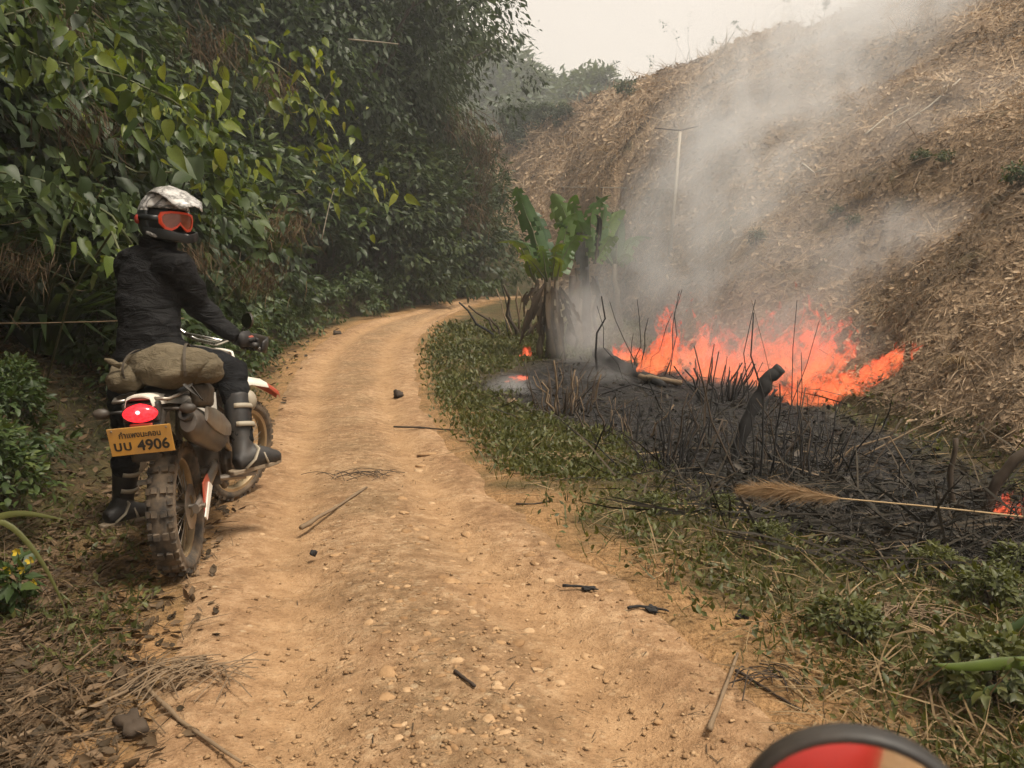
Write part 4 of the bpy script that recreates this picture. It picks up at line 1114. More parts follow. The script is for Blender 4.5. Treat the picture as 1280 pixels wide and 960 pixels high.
for k in range(90):
    sp.append((RNG.normal() * 90 + 600, 560 + RNG.random() * 380, 8 + 16 * RNG.random() ** 3))
for k in range(40):
    sp.append((RNG.uniform(200, 760), 640 + RNG.random() * 310, 6 + 8 * RNG.random()))
for px, py, w in sp:
    x, y = flat_xy([px], [py]); x, y = float(x[0]), float(y[0])
    o = bpy.data.objects.new('stone', smesh[int(RNG.integers(6))]); link(o, road)
    r = w / 2 / FPX * y; o.location = (x, y, road_z(x, y) - r * .12); o.rotation_euler = (RNG.normal() * .12, RNG.normal() * .12, RNG.random() * 6); o.scale = (r, r, r * .75)
# pebbles and dark scraps
def flat_bits(name, n_, szf, T, F, mat, label, cat, cx=None):
    X, Y, Z, H_, B_, DL, DR = seeds(n_, 120, 1000, 420, 1000)
    k = (DL < -.02) & (DR < .02)
    if cx is not None: k &= RNG.random(n_) < np.exp(-(((X - (np.interp(Y, QL[:, 1], QL[:, 0]) + np.interp(Y, QR[:, 1], QR[:, 0])) / 2) / cx) ** 2)) + .2
    X, Y = X[k], Y[k]; zz = np.array([road_z(a, b__) for a, b__ in zip(X, Y)]); m = len(X)
    D = np.stack([RNG.normal(size=m), RNG.normal(size=m), RNG.normal(size=m) * .06], 1)
    return stuff(name, [batch(T, F, np.stack([X, Y, zz + .002], 1), rots(D, np.tile([0, 0, 1.0], (m, 1)) + RNG.normal(size=(m, 3)) * .1), szf(m))], mat, label, cat)
OCT = ([(1, 0, 0), (0, .8, 0), (-.9, .1, 0), (0, -.8, .05), (.1, 0, .45), (0, 0, -.3)], [(0, 1, 4), (1, 2, 4), (2, 3, 4), (3, 0, 4), (1, 0, 5), (2, 1, 5), (3, 2, 5), (0, 3, 5)])
M['pebble'] = leaf_mat('pebbles', [(.1, (.26, .15, .072)), (.5, (.44, .28, .145)), (.95, (.66, .48, .31))], trans=0.0, rough=.9, tint=(1, 1, 1))
flat_bits('pebbles', 4200, lambda m: .004 + .012 * RNG.random(m) ** 2.2, OCT[0], OCT[1], M['pebble'], 'small pale pebbles strewn over the clay road', 'pebbles', .6)
M['scrap'] = leaf_mat('scraps', [(.1, (.014, .010, .008)), (.6, (.050, .032, .018)), (1.0, (.12, .075, .04))], trans=0.0, rough=.9, tint=(1, 1, 1))
flat_bits('dark_scraps', 1300, lambda m: .015 + .055 * RNG.random(m) ** 2.5, [(x, y * 2.2, z) for x, y, z in STRAW[0]], STRAW[1], M['scrap'], 'dark bits of burnt twig scattered on the clay road', 'scraps')

def stick(pts, r, mat, label, name='stick', cat='stick'):
    P = [hit(*p_[:2]) + Vector((0, 0, r * (1.2 if len(p_) < 3 else p_[2]))) for p_ in pts]
    for q in P:
        if -3 < q.x < 3 and q.y < 12: q.z = max(q.z, road_z(q.x, q.y) + r * .6) if True else q.z
    return log(name, P, r, r * .6, mat, label, cat, n_=6, rough=.12)
for pts, r, mt, lab in [
        ([(377, 664), (415, 640), (458, 612)], .014, 'twig', 'pale split stick lying in the middle of the road beyond the rear wheel'),
        ([(492, 535), (525, 536), (562, 539)], .012, 'twig_dark', 'thin dark stick reaching onto the road from the grass'),
        ([(886, 916), (905, 868), (922, 820)], .009, 'twig', 'pale straight stick lying at the grassy road edge near the round mirror'),
        ([(176, 856), (225, 905), (302, 958)], .009, 'twig', 'brown curved stalk running from the dry grass bundle onto the road'),
        ([(-20, 945), (70, 908), (160, 868)], .010, 'twig', 'brown stick lying across the left shoulder'),
        ([(-10, 886), (30, 876), (65, 866)], .009, 'twig', 'short straight stick on the leafy left shoulder'),
        ([(568, 842), (580, 851), (594, 861)], .008, 'twig_dark', 'short dark stick on the stony middle of the road'),
        ([(820, 684), (880, 705), (968, 742)], .009, 'straw_stick', 'long straw coloured stalk along the edge of the grass'),
        ([(1035, 772), (1075, 755), (1112, 738)], .008, 'straw_stick', 'straw coloured stalk slanting through the green weeds'),
        ([(1110, 775), (1150, 790), (1208, 802)], .008, 'straw_stick', 'pale stalk lying flat among the green weeds'),
        ([(575, 552), (625, 553), (680, 546)], .010, 'straw_stick', 'pale stalk lying across the green verge'),
        ([(690, 568), (740, 580), (800, 592)], .010, 'straw_stick', 'dry stalk at the grass edge near the straw stump'),
        ([(920, 840), (960, 865), (1000, 890)], .006, 'twig_dark', 'dark twig among debris at the grassy road edge'),
        ([(785, 762), (800, 760), (818, 762), (836, 766)], .007, 'char', 'black charred twig on the right side of the road'),
        ([(703, 734), (725, 735), (748, 739)], .007, 'char', 'small black charred stick lying on the clay'),
        ([(645, 631), (668, 631), (690, 627)], .006, 'twig_dark', 'dark twig at the road edge beside the grass'),
        ([(900, 690), (912, 668), (925, 645)], .008, 'straw_stick', 'upright bent straw leaning in the grass under the seed plume'),
        ([(1120, 660), (1200, 645), (1290, 640)], .006, 'straw_stick', 'thin pale stalk crossing the burnt ground below the seed plume'),
        ([(560, 538), (640, 540), (700, 530)], .008, 'straw_stick', 'thin dry stalk reaching out of the grass onto the road')]:
    if mt == 'straw_stick':
        if mt not in M: M[mt] = plain('straw_stick', (.36, .25, .13), .8, var=.35, scale=20)
    stick(pts, r, mt, lab)
def clod(px, py, w, mat, label, name='clod', cat='clod', hgt=.6):
    b = hit(px, py); r = w / 2 / FPX * b.y; ph = RNG.random(4) * 6
    s = MB(); s.ell((0, 0, r * hgt * .5), (r, r * .7, r * hgt), 14, 9, fn=lambda u_: 1 + .2 * math.sin(5 * u_.x + ph[0]) + .2 * math.sin(6 * u_.y + ph[1]) + .12 * math.sin(11 * u_.z + ph[2]) + .1 * math.sin(13 * u_.x + ph[3]))
    o = s.build(name, M[mat], None, smooth=True); o.location = b; o.rotation_euler = (0, 0, RNG.random() * 6); return tag(o, label, cat)
clod(497, 495, 16, 'twig_dark', 'dark lump of dirt in the middle of the road')
clod(421, 418, 10, 'char_brown', 'small brown clod on the road near the bend')
clod(815, 762, 20, 'char', 'flat black charred scrap on the right side of the road', cat='charcoal', name='charcoal_scrap', hgt=.25)
clod(735, 736, 18, 'char', 'small flat black scrap lying on the clay', cat='charcoal', name='charcoal_scrap', hgt=.25)
clod(928, 772, 20, 'char', 'black lump of charcoal at the grass edge', cat='charcoal', name='charcoal_lump')
clod(392, 693, 12, 'char', 'small black lump on the road right of the rear wheel', cat='charcoal', name='charcoal_lump')
clod(165, 912, 50, 'char_brown', 'dark curled dead leaf clump on the left shoulder', cat='dead leaf', name='dead_leaf_clump', hgt=.5)
clod(640, 505, 14, 'twig', 'orange brown lump standing in for a sunlit patch in the verge grass')  # added lump whose orange brown imitates a small sunlit patch of grass
def bundle(px, py, w, n_, mat, label, name, cat, L=.3):
    b = hit(px, py); root = empty(name, b); tag(root, label, cat); ww = w / FPX * b.y
    for k in range(n_):
        a = RNG.normal() * .9 + .2; x, y = RNG.normal() * ww * .28, RNG.normal() * ww * .12; l = L * (.4 + RNG.random()); z = .008 + .02 * RNG.random()
        P = [(x + math.cos(a) * l * (f - .5), y + math.sin(a) * l * (f - .5) + .02 * l * math.sin(PI * f * 2 + k), z + .03 * math.sin(PI * f)) for f in np.linspace(0, 1, 6)]
        s = MB(); s.tube(P, .0022, 4); s.build('strand', M[mat], root)
bundle(215, 848, 90, 30, 'twig', 'matted bundle of dry brown grass at the left road edge', 'dry_grass_bundle', 'dry grass', .26)
bundle(275, 850, 60, 12, 'twig', 'loops of dry grass trailing onto the road from the bundle', 'dry_grass_bundle', 'dry grass', .3)
bundle(450, 597, 90, 20, 'twig_dark', 'scatter of dark dry twigs on the road beyond the rider', 'twig_pile', 'twigs', .3)
bundle(1135, 775, 90, 36, 'twig', 'matted dry brown grass among green weeds', 'dry_grass_bundle', 'dry grass', .3)
bundle(950, 858, 70, 14, 'twig_dark', 'scatter of thin dark twigs on the road edge before the round mirror', 'twig_pile', 'twigs', .2)
bundle(870, 640, 120, 26, 'straw_stick', 'pale broken straw lying over the burnt edge', 'straw_scatter', 'straw', .45)
bundle(720, 575, 110, 34, 'straw_stick', 'pale straw lying over the verge before the scorched stump', 'straw_scatter', 'straw', .6)

# ------------------------------------------------------------------ near plants at the frame edges
def blade_leaf(pts, w, mat, label, name='long_grass_blade', cat='grass blade', d=None):
    P = np.array([at(*p_) for p_ in pts]); t = np.linspace(0, len(P) - 1, 15); Q = np.stack([np.interp(t, np.arange(len(P)), P[:, k]) for k in range(3)], 1)
    for _ in range(4): Q[1:-1] = .5 * Q[1:-1] + .25 * (Q[:-2] + Q[2:])
    V = []; org = Q[0].copy()
    for i, q in enumerate(Q):
        tn = Q[min(i + 1, 14)] - Q[max(i - 1, 0)]; sd = np.cross(tn, [0.2, -1, .25]); sd /= np.linalg.norm(sd) + 1e-9; ww = w * .5 * (1 - (i / 14) ** 3 * .93)
        V += [q - org - sd * ww, q - org + np.array([0, .25 * ww, -.2 * ww]), q - org + sd * ww]
    F = [(i * 3 + k, i * 3 + k + 1, i * 3 + k + 4, i * 3 + k + 3) for i in range(14) for k in (0, 1)]
    o = mobj(name, mk_mesh(name, V, F, smooth=True, attr={'rnd': np.full(len(V), .75)}), M[mat]); o.location = org
    so = o.modifiers.new('t', 'SOLIDIFY'); so.thickness = .0008
    return tag(o, label, cat)
blade_leaf([(-60, 700, 1.75), (-10, 640, 1.8), (25, 665, 1.8), (60, 710, 1.8), (88, 778, 1.8)], .014, 'grass', 'long green grass blade arching down over the left shoulder')
blade_leaf([(-60, 690, 1.85), (-10, 646, 1.9), (30, 640, 1.9), (82, 650, 1.9)], .018, 'grass', 'short green grass blade pointing toward the rear wheel')
blade_leaf([(1420, 850, 2.3), (1330, 835, 2.3), (1270, 826, 2.3), (1200, 836, 2.3), (1168, 830, 2.3)], .045, 'leaf_bright', 'broad pale green leaf blade at the grassy corner beside the mirror', 'broad_leaf_blade', 'leaf blade')
blade_leaf([(1420, 880, 2.25), (1300, 850, 2.3), (1240, 860, 2.3), (1180, 880, 2.3)], .030, 'leaf_mid', 'narrow green leaf blade below the pale one by the mirror', 'broad_leaf_blade', 'leaf blade')
blade_leaf([(1350, 760, 2.6), (1290, 770, 2.6), (1255, 795, 2.6), (1225, 815, 2.6)], .05, 'leaf_mid', 'folded dark green leaf blade hanging at the grassy corner', 'broad_leaf_blade', 'leaf blade')
log('pale_cane', [at(1010, 838, 2.75), at(1100, 836, 2.7), at(1180, 835, 2.62), at(1300, 822, 2.6)], .008, .011, 'straw_stick', 'dry cane lying under the broad leaf blades', 'cane', n_=6)
S5 = Stamp(shrub(.20, .26, 30, 26, .042, .075, mat='grass', name='weed_plant', droop=.2))
S6 = Stamp(shrub(.65, .5, 52, 36, .062, .15, mat='leaf_mid', name='weed_plant', droop=.3))
for px, py, sc, lab in [(1240, 765, .65, 'leafy weed at the grassy corner under the broad leaf blades'), (1280, 722, .55, 'leafy weed at the edge of the ash behind the grassy corner'), (1170, 720, .5, 'leafy weed where the ash meets the green grass'), (1240, 880, .8, 'leafy weed beside the round mirror'), (1060, 800, .55, 'small leafy weed next to the matted dry grass'), (900, 640, .4, 'leafy weed under the tip of the seed plume'), (960, 680, .4, 'leafy weed below the middle of the seed plume'), (820, 640, .4, 'small leafy weed at the edge of the black stalk clump')]:
    S5.put(hit(px, py), RNG.random() * 6, sc, lab, 'weed')
for px, py, sc, lab in [(-8, 580, .7, 'bushy green weed on the left shoulder beside the rider'), (-30, 645, .7, 'bushy green weed at the foot of another on the left shoulder'), (8, 512, .5, 'green weed on the slope behind the left leg of the rider')]:
    S6.put(hit(px, py), RNG.random() * 6, sc, lab, 'weed')
# yellow-flowered herb
b = hit(10, 770); root = empty('yellow_flower_plant', b); tag(root, 'small herb with yellow flowers on the left shoulder', 'flower')
s = MB()
fl = [(22, 690), (38, 700), (10, 712), (42, 728), (20, 738), (28, 712), (-8, 700), (5, 740)]
for x, y in fl: s.tube(wig((0, 0, 0), np.array(at(x, y, b.y) - b), 5, .1), .002, 4)
s.build('stem', M['stem'], root)
M['petal'] = plain('yellow_petal', (.55, .40, .03), .6, var=.2)
for x, y in fl:
    c0 = np.array(at(x, y, b.y) - b); f = MB()
    for k in range(5):
        a = 2 * PI * k / 5 + RNG.random(); r = .017 + .006 * RNG.random()
        v = np.array([math.cos(a), -.4, math.sin(a)]) * r; w2 = np.array([-math.sin(a), 0, math.cos(a)]) * r * .4
        f.add([c0, c0 + v * .6 + w2, c0 + v, c0 + v * .6 - w2], [(0, 1, 2), (0, 2, 3)])
    f.build('flower', M['petal'], root)
C = np.array([wig((0, 0, .02), np.array(at(x, y, b.y) - b), 4, .1)[2] for x, y in fl]); batch_obj('foliage', [clumps(C, .06, 16, .06, .1)], M['leaf_mid'], root)

# ------------------------------------------------------------------ dirt bike
DUSTC = (.30, .205, .12)
M['rubber'] = plain('tyre_rubber', (.035, .031, .027), .9, var=.3, scale=18, bump=.3, dust=.75, dustcol=(.22, .155, .095))
M['rim'] = plain('dusty_rim', (.42, .32, .19), .45, .55, var=.3, scale=14, dust=.6, dustcol=(.42, .29, .16))
M['steel'] = plain('dusty_steel', (.33, .31, .28), .4, .8, var=.3, scale=20, dust=.55, dustcol=DUSTC)
M['dark_metal'] = plain('dark_engine_metal', (.055, .050, .045), .55, .5, var=.3, scale=18, dust=.55, dustcol=(.17, .12, .075))
M['muffler'] = plain('muffler_metal', (.11, .105, .10), .42, .7, var=.3, scale=10, dust=.45, dustcol=(.23, .165, .105))
M['black_plastic'] = plain('black_plastic', (.022, .021, .020), .55, var=.2, scale=14, dust=.35, dustcol=(.14, .10, .065))
M['white_plastic'] = plain('white_plastic', (.74, .71, .64), .4, var=.12, scale=9, dust=.35, dustcol=(.55, .43, .29), bump=.03)
M['red_plastic'] = plain('red_plastic', (.42, .055, .025), .45, var=.2, scale=9, dust=.45, dustcol=(.40, .22, .13), bump=.03)
M['seat'] = plain('seat_vinyl', (.020, .019, .018), .6, var=.2, scale=30, dust=.25, dustcol=(.12, .09, .06))
M['chrome'] = plain('bright_metal', (.62, .60, .56), .25, .9, var=.15, scale=20)
n = NT('tail_lamp_lit'); co = n.coord('Object')
vd = n.voro(co, 90)
e = n.node('ShaderNodeEmission', {'Color': (1.0, .030, .040), 'Strength': n.math('ADD', .45, n.math('MULTIPLY', vd, 1.5))}).outputs[0]
b_ = n.bsdf((.45, .01, .015), .15)
M['tail'] = n.done(n.node('ShaderNodeAddShader', {0: e, 1: b_}).outputs[0])
n = NT('tail_bulb_glow'); M['bulb'] = n.done(n.node('ShaderNodeEmission', {'Color': (1.0, .30, .30), 'Strength': 3.0}).outputs[0])
M['plate'] = plain('plate_yellow', (.60, .31, .055), .55, var=.3, scale=16, dust=.6, dustcol=(.34, .20, .085), bump=.05)
M['ink'] = plain('plate_ink', (.022, .018, .014), .6, var=.1)

rear = hit(230, 714); rear.z = road_z(rear.x, rear.y) if abs(rear.x) < 2 else rear.z
HEAD = math.radians(100); LEAN = math.radians(-3.0)
bike = empty('dirt_bike', rear, (LEAN, 0, HEAD))
tag(bike, 'dusty white and red dirt bike with lit tail lamp and yellow plate', 'motorcycle')
BM = Matrix.Translation(rear) @ Euler((LEAN, 0, HEAD)).to_matrix().to_4x4()
RW, FW = .325, .345
AX = Vector((1.43, 0, FW)); HP = Vector((1.05, 0, .93)); RAKE = Vector((-.46, 0, 1)).normalized()
SM = Matrix.Translation(HP) @ Matrix.Rotation(math.radians(-30), 4, RAKE) @ Matrix.Translation(-HP)
def steer(mb): mb.V = [tuple(SM @ Vector(v)) for v in mb.V]; return mb

def wheel(c, R, tw, rimr, name, st=False, knobs=38, disc_side=-1):
    f = (lambda m: steer(m)) if st else (lambda m: m)
    hub = MB(); hub.lathe([(0, -.055), (.045, -.055), (.032, -.02), (.032, .02), (.045, .055), (0, .055)], c, (0, 1, 0), 18)
    for k in range(32):
        a = 2 * PI * k / 32; s_ = 1 if k % 2 else -1; a2 = a + (.22 if (k // 2) % 2 else -.22)
        hub.tube([c + Vector((.040 * math.cos(a2), s_ * .04, .040 * math.sin(a2))), c + Vector((rimr * .985 * math.cos(a), 0, rimr * .985 * math.sin(a)))], .0022, 4, cap=False)
    h_ = f(hub).build(name, M['steel'], bike, angle=40)
    r = MB(); r.lathe([(rimr + .004, -.030), (rimr - .018, -.027), (rimr - .026, 0), (rimr - .018, .027), (rimr + .004, .030), (rimr - .006, 0)], c, (0, 1, 0), 48, closed=True)
    f(r).build('rim', M['rim'], h_, angle=45)
    t = MB(); ri = rimr - .006; ro = R - .013
    t.lathe([(ri, -tw * .55), (ri + (ro - ri) * .35, -tw * .98), (ri + (ro - ri) * .7, -tw), (ro - .006, -tw * .75), (ro, 0), (ro - .006, tw * .75), (ri + (ro - ri) * .7, tw), (ri + (ro - ri) * .35, tw * .98), (ri, tw * .55)], c, (0, 1, 0), 48, closed=True)
    for k in range(knobs):
        a = 2 * PI * k / knobs
        rows = ((-.82, .030), (.82, .030)) if k % 2 else ((-.36, .036), (.36, .036), (-.86, .026), (.86, .026))
        for yy_, sz in rows:
            drop = .012 * yy_ * yy_ * 1.4
            rad = R - .011 - drop; ctr = c + Vector((rad * math.cos(a), yy_ * tw * .92, rad * math.sin(a)))
            t.box(ctr, (.026, tw * (.42 if abs(yy_) < .5 else .34), .030), (0, -a, 0))
    f(t).build('tyre', M['rubber'], h_, angle=50)
    d = MB(); d.lathe([(.055, -.002), (.11, -.002), (.11, .002), (.055, .002)], c + Vector((0, disc_side * .062, 0)), (0, 1, 0), 30, closed=True)
    f(d).build('brake_disc', M['steel'], h_, angle=40)
    return h_
wheel(Vector((0, 0, RW)), RW, .060, .245, 'rear_wheel')
wheel(AX, FW, .042, .275, 'front_wheel', True, 44, 1)
# swingarm, frame, engine
s = MB()
for y in (-.095, .095):
    s.tube([(.50, y * .9, .42), (.25, y, .385), (.02, y * 1.02, .33), (-.06, y * 1.02, .325)], [(.022, .036), (.022, .034), (.018, .030), (.016, .026)], 8)
s.tube([(.40, -.09, .41), (.40, .09, .41)], .03, 8); s.tube([(0, -.13, RW), (0, .13, RW)], .013, 8)
s.build('swingarm', M['steel'], bike, angle=50)
s = MB()
for y in (-.07, .07):
    s.tube([(.52, y * 1.3, .36), (.55, y * 1.4, .55), (.62, y * 1.3, .80), (1.02, y * .35, .92)], .020, 8)
    s.tube([(.52, y * 1.3, .36), (.75, y * 1.1, .25), (1.0, y * .8, .38), (1.06, y * .4, .78), (1.02, y * .3, .95)], .018, 8)
    s.tube([(.60, y, .80), (.25, y, .80), (-.20, y, .84), (-.36, y * .8, .83)], .013, 7)
    s.tube([(.55, y * 1.2, .52), (.20, y * 1.1, .72), (-.05, y, .82)], .012, 7)
s.build('frame', M['dark_metal'], bike, smooth=True)
s = MB(); s.box((.68, 0, .42), (.34, .22, .22)); s.box((.80, 0, .60), (.16, .15, .22), (0, .25, 0)); s.box((.83, 0, .72), (.17, .16, .08), (0, .25, 0))
for k in range(5): s.box((.79 + .01 * k, 0, .53 + .04 * k), (.20, .19, .010), (0, .25, 0))
s.lathe([(0, 0), (.095, 0), (.105, -.03), (.08, -.055), (0, -.06)], (.62, -.11, .42), (0, 1, 0), 20); s.lathe([(0, 0), (.08, 0), (.085, .03), (.06, .05), (0, .055)], (.74, .11, .42), (0, 1, 0), 20)
s.build('engine', M['dark_metal'], bike, bevel=.006)
for sg in (-1, 1):
    s = MB(); s.tube([(.45, sg * .12, .36), (.47, sg * .25, .355)], .016, 8); s.box((.48, sg * .255, .365), (.05, .10, .018)); s.build('foot_peg', M['steel'], bike)
# exhaust: header, muffler, heat shield, outlet
s = MB(); s.tube([(.92, -.06, .60), (1.0, -.10, .50), (.92, -.13, .36), (.70, -.15, .42), (.48, -.15, .55), (.34, -.16, .63)], .021, 9); s.build('exhaust_header', M['steel'], bike, smooth=True)
ex0, ex1 = Vector((.36, -.150, .585)), Vector((-.27, -.150, .775))
s = MB(); P = [ex0.lerp(ex1, t) for t in (0, .06, .16, .5, .9, .97, 1.0)]
s.tube(P, [(.030, .035), (.048, .062), (.060, .080), (.060, .084), (.058, .080), (.050, .068), (.036, .048)], 18)
mu = s.build('muffler', M['muffler'], bike, angle=35)
dx = (ex1 - ex0).normalized(); oc = ex1 + dx * .002 + Vector((0, .005, .028))
s = MB(); s.lathe([(.014, .03), (.026, .032), (.030, .028), (.030, -.02), (.024, -.02), (.024, .02), (.014, .0)], oc, dx, 18, closed=True); s.build('outlet', M['dark_metal'], mu, angle=40)
s = MB(); s.lathe([(0, .004), (.022, .004), (.022, .0), (0, 0)], oc, dx, 16); s.build('outlet_bore', M['seat'], mu)
s = MB()
hs = [ex0.lerp(ex1, t) + Vector((0, -.062, .045)) for t in (.05, .3, .6, .86)]
s.tube(hs, [(.010, .035), (.012, .055), (.012, .055), (.008, .035)], 10); s.build('heat_shield', M['steel'], mu, angle=40)
s = MB(); s.tube([ex0.lerp(ex1, .55) + Vector((0, .03, .06)), (.08, -.09, .82)], .010, 6); s.build('muffler_bracket', M['dark_metal'], bike)
# bodywork
s = MB(); s.tube([(-.30, 0, .885), (-.05, 0, .895), (.25, 0, .880), (.50, 0, .880), (.72, 0, .93)], [(.085, .030), (.105, .045), (.12, .050), (.10, .048), (.06, .035)], 14, up=(0, 0, 1)); s.build('seat', M['seat'], bike, smooth=True)
s = MB(); s.tube([(.62, 0, .88), (.78, 0, .92), (.92, 0, .94), (1.0, 0, .92)], [(.07, .06), (.13, .10), (.14, .10), (.08, .06)], 14); s.build('fuel_tank', M['white_plastic'], bike, smooth=True)
for sg in (-1, 1):
    s = MB(); poly = [(.62, .86), (.80, .95), (1.02, .93), (1.14, .80), (1.06, .62), (.92, .56), (.86, .70)]
    s.prism(poly, .105, .118, lambda u, v, h: Vector((u, sg * (h + .03 * (1 - abs(u - .95) * 3)), v))); s.build('radiator_shroud', M['white_plastic'], bike, bevel=.004)
    s = MB(); poly = [(.50, .82), (.20, .86), (-.12, .84), (-.02, .74), (.25, .66), (.48, .62)]
    s.prism(poly, .095, .108, lambda u, v, h: Vector((u, sg * (h + .02 * math.sin((u + .1) * 3)), v))); s.build('side_panel', M['white_plastic'], bike, bevel=.004)
    s = MB(); poly = [(.18, .40), (.10, .48), (-.02, .455), (-.04, .30), (.02, .265), (.06, .33)]
    s.prism([(u * .9 + .06, v - .03) for u, v in poly], .112, .120, lambda u, v, h: Vector((u, sg * h, v))); s.build('swingarm_guard', M['red_plastic'] if sg < 0 else M['black_plastic'], bike, bevel=.003)
    if sg < 0:
        s = MB(); s.prism([(.14, .41), (.20, .375), (.02, .245), (-.01, .27)], .121, .128, lambda u, v, h: Vector((u, sg * h, v))); s.build('guard_stripe', M['white_plastic'], bike)
# rear fender, tail lamp, plate, rack
s = MB(); NP = 9
fy = [(-.105, -.02), (-.09, .012), (-.045, .022), (0, .024), (.045, .022), (.09, .012), (.105, -.02)]
rows = [(.05, .845), (-.12, .868), (-.28, .892), (-.38, .900), (-.44, .898)]
V = [Vector((x, y * (1 - .12 * i), z + dz)) for i, (x, z) in enumerate(rows) for y, dz in fy]
V += [v + Vector((0, 0, -.008)) for v in V]; nn = 35
F = [(i * 7 + k, i * 7 + k + 1, (i + 1) * 7 + k + 1, (i + 1) * 7 + k) for i in range(4) for k in range(6)]; F += [tuple(nn + q for q in f[::-1]) for f in F]
ed = [i * 7 for i in range(5)] + [29, 30, 31, 32, 33, 34] + [i * 7 + 6 for i in range(3, -1, -1)] + [5, 4, 3, 2, 1]
F += [(ed[i], ed[(i + 1) % len(ed)], nn + ed[(i + 1) % len(ed)], nn + ed[i]) for i in range(len(ed))]
s.add(V, F); s.build('rear_fender', M['white_plastic'], bike, angle=60)
s = MB(); s.tube([(-.28, 0, .84), (-.38, 0, .81), (-.40, 0, .72), (-.43, 0, .64)], [(.075, .045), (.085, .050), (.07, .022), (.05, .015)], 12); s.build('tail_bracket', M['black_plastic'], bike, smooth=True)
TL = Vector((-.425, 0, .846))
s = MB(); s.ell(TL + Vector((-.005, 0, 0)), (.035, .064, .040), 20, 12, fn=lambda u: 1 + .12 * abs(u.y) ** 2 - .18 * max(0, u.z) * abs(u.y)); tl = s.build('tail_lamp', M['tail'], bike, smooth=True)
s = MB(); s.ell(TL + Vector((-.0385, 0, .006)), (.004, .010, .009), 10, 6); s.build('bulb', M['bulb'], tl, smooth=True)
s = MB(); s.box(TL + Vector((.03, 0, .0)), (.05, .15, .085)); s.box(TL + Vector((.01, 0, -.052)), (.03, .10, .018)); s.build('lamp_housing', M['black_plastic'], bike, bevel=.008)
s = MB(); s.box(TL + Vector((-.004, 0, -.056)), (.02, .09, .022)); s.build('reflector', M['red_plastic'], bike, bevel=.003)
PC = Vector((-.455, .0, .735)); PT = math.radians(-14)
pl_rot = Euler((0, PT, 0))
s = MB(); s.box((0, 0, 0), (.004, .252, .124)); plate = s.build('license_plate', M['plate'], bike, bevel=.002); plate.location = PC; plate.rotation_euler = (math.radians(-1.5), -PT * -1, 0)
def text(body, size, y, z, parent, wid=None, bold=.0):
    cu = bpy.data.curves.new('lettering', 'FONT'); cu.body = body; cu.size = size; cu.align_x = 'CENTER'; cu.align_y = 'CENTER'; cu.extrude = .0006; cu.offset = bold
    o = bpy.data.objects.new('lettering', cu); COL.objects.link(o)
    bpy.context.view_layer.update(); dg = bpy.context.evaluated_depsgraph_get()
    me = bpy.data.meshes.new_from_object(o.evaluated_get(dg)); bpy.data.objects.remove(o)
    v = np.array([tuple(q.co) for q in me.vertices]); w0 = np.ptp(v[:, 0]); c0 = (v.min(0) + v.max(0)) / 2
    k = (wid / w0) if wid else 1.0
    # text x -> local -y (reads from behind), text y -> local z, front -> -x
    for q in me.vertices:
        a, b__, c__ = (q.co.x - c0[0]) * k, (q.co.y - c0[1]), q.co.z
        q.co = (-.0027 - c__, -a + y, b__ + z)
    me.materials.clear(); me.materials.append(M['ink'])
    o = mobj('lettering', me, None, parent); return o
text('กำแพงนะคอน', .036, 0, .030, plate, .165, .0006)
text('บบ', .062, .075, -.022, plate, .068, .0012)
text('4906', .066, -.045, -.022, plate, .128, .0016)
for y, z in ((.108, .05), (-.108, .05)):
    s = MB(); s.lathe([(0, .004), (.004, .003), (.005, 0), (0, 0)], (-.002, y, z), (-1, 0, 0), 10); s.build('screw', M['steel'], plate)
s = MB()
for sg in (-1, 1): s.tube([(-.40, sg * .05, .90), (-.40, sg * .11, .895), (-.30, sg * .13, .90), (.02, sg * .12, .905)], .008, 7)
s.tube([(-.40, -.06, .90), (-.415, 0, .905), (-.40, .06, .90)], .008, 7)
s.build('luggage_rack', M['steel'], bike, smooth=True)
for sg in (-1, 1):
    s = MB(); s.tube([(-.33, sg * .07, .845), (-.35, sg * .15, .845)], .007, 6); s.ell((-.36, sg * .175, .845), (.022, .036, .024), 12, 8); s.build('turn_signal', M['black_plastic'], bike, smooth=True)
# fork, fender, bars
s = MB()
for y in (-.09, .09):
    top = Vector((1.00, y, 1.03)); bot = Vector((1.40, y * .9, FW)); s.tube([top, top.lerp(bot, .45)], .024, 10); s.tube([top.lerp(bot, .45), bot], .030, 10)
s.tube([HP + RAKE * .09 + Vector((.06, -.11, 0)), HP + RAKE * .09 + Vector((.06, .11, 0))], .024, 8); s.tube([HP - RAKE * .09 + Vector((.06, -.11, 0)), HP - RAKE * .09 + Vector((.06, .11, 0))], .024, 8)
s.tube([AX + Vector((0, -.10, 0)), AX + Vector((0, .10, 0))], .011, 8)
steer(s).build('fork', M['steel'], bike, angle=50)
s = MB(); rows = [(1.02, .80, .05), (1.18, .83, .075), (1.38, .835, .08), (1.58, .80, .072), (1.76, .725, .045), (1.82, .69, .015)]
prof = [(-1, -.028), (-.75, -.004), (0, .012), (.75, -.004), (1, -.028)]
V = [Vector((x, w * a, z + dz)) for x, z, w in rows for a, dz in prof]; V += [v + Vector((0, 0, -.006)) for v in V]; nn = 30
F = [(i * 5 + k, i * 5 + k + 1, (i + 1) * 5 + k + 1, (i + 1) * 5 + k) for i in range(5) for k in range(4)]; F += [tuple(nn + q for q in f[::-1]) for f in F]
ed = [i * 5 for i in range(6)] + [26, 27, 28, 29] + [i * 5 + 4 for i in range(4, -1, -1)] + [3, 2, 1]
F += [(ed[i], ed[(i + 1) % len(ed)], nn + ed[(i + 1) % len(ed)], nn + ed[i]) for i in range(len(ed))]
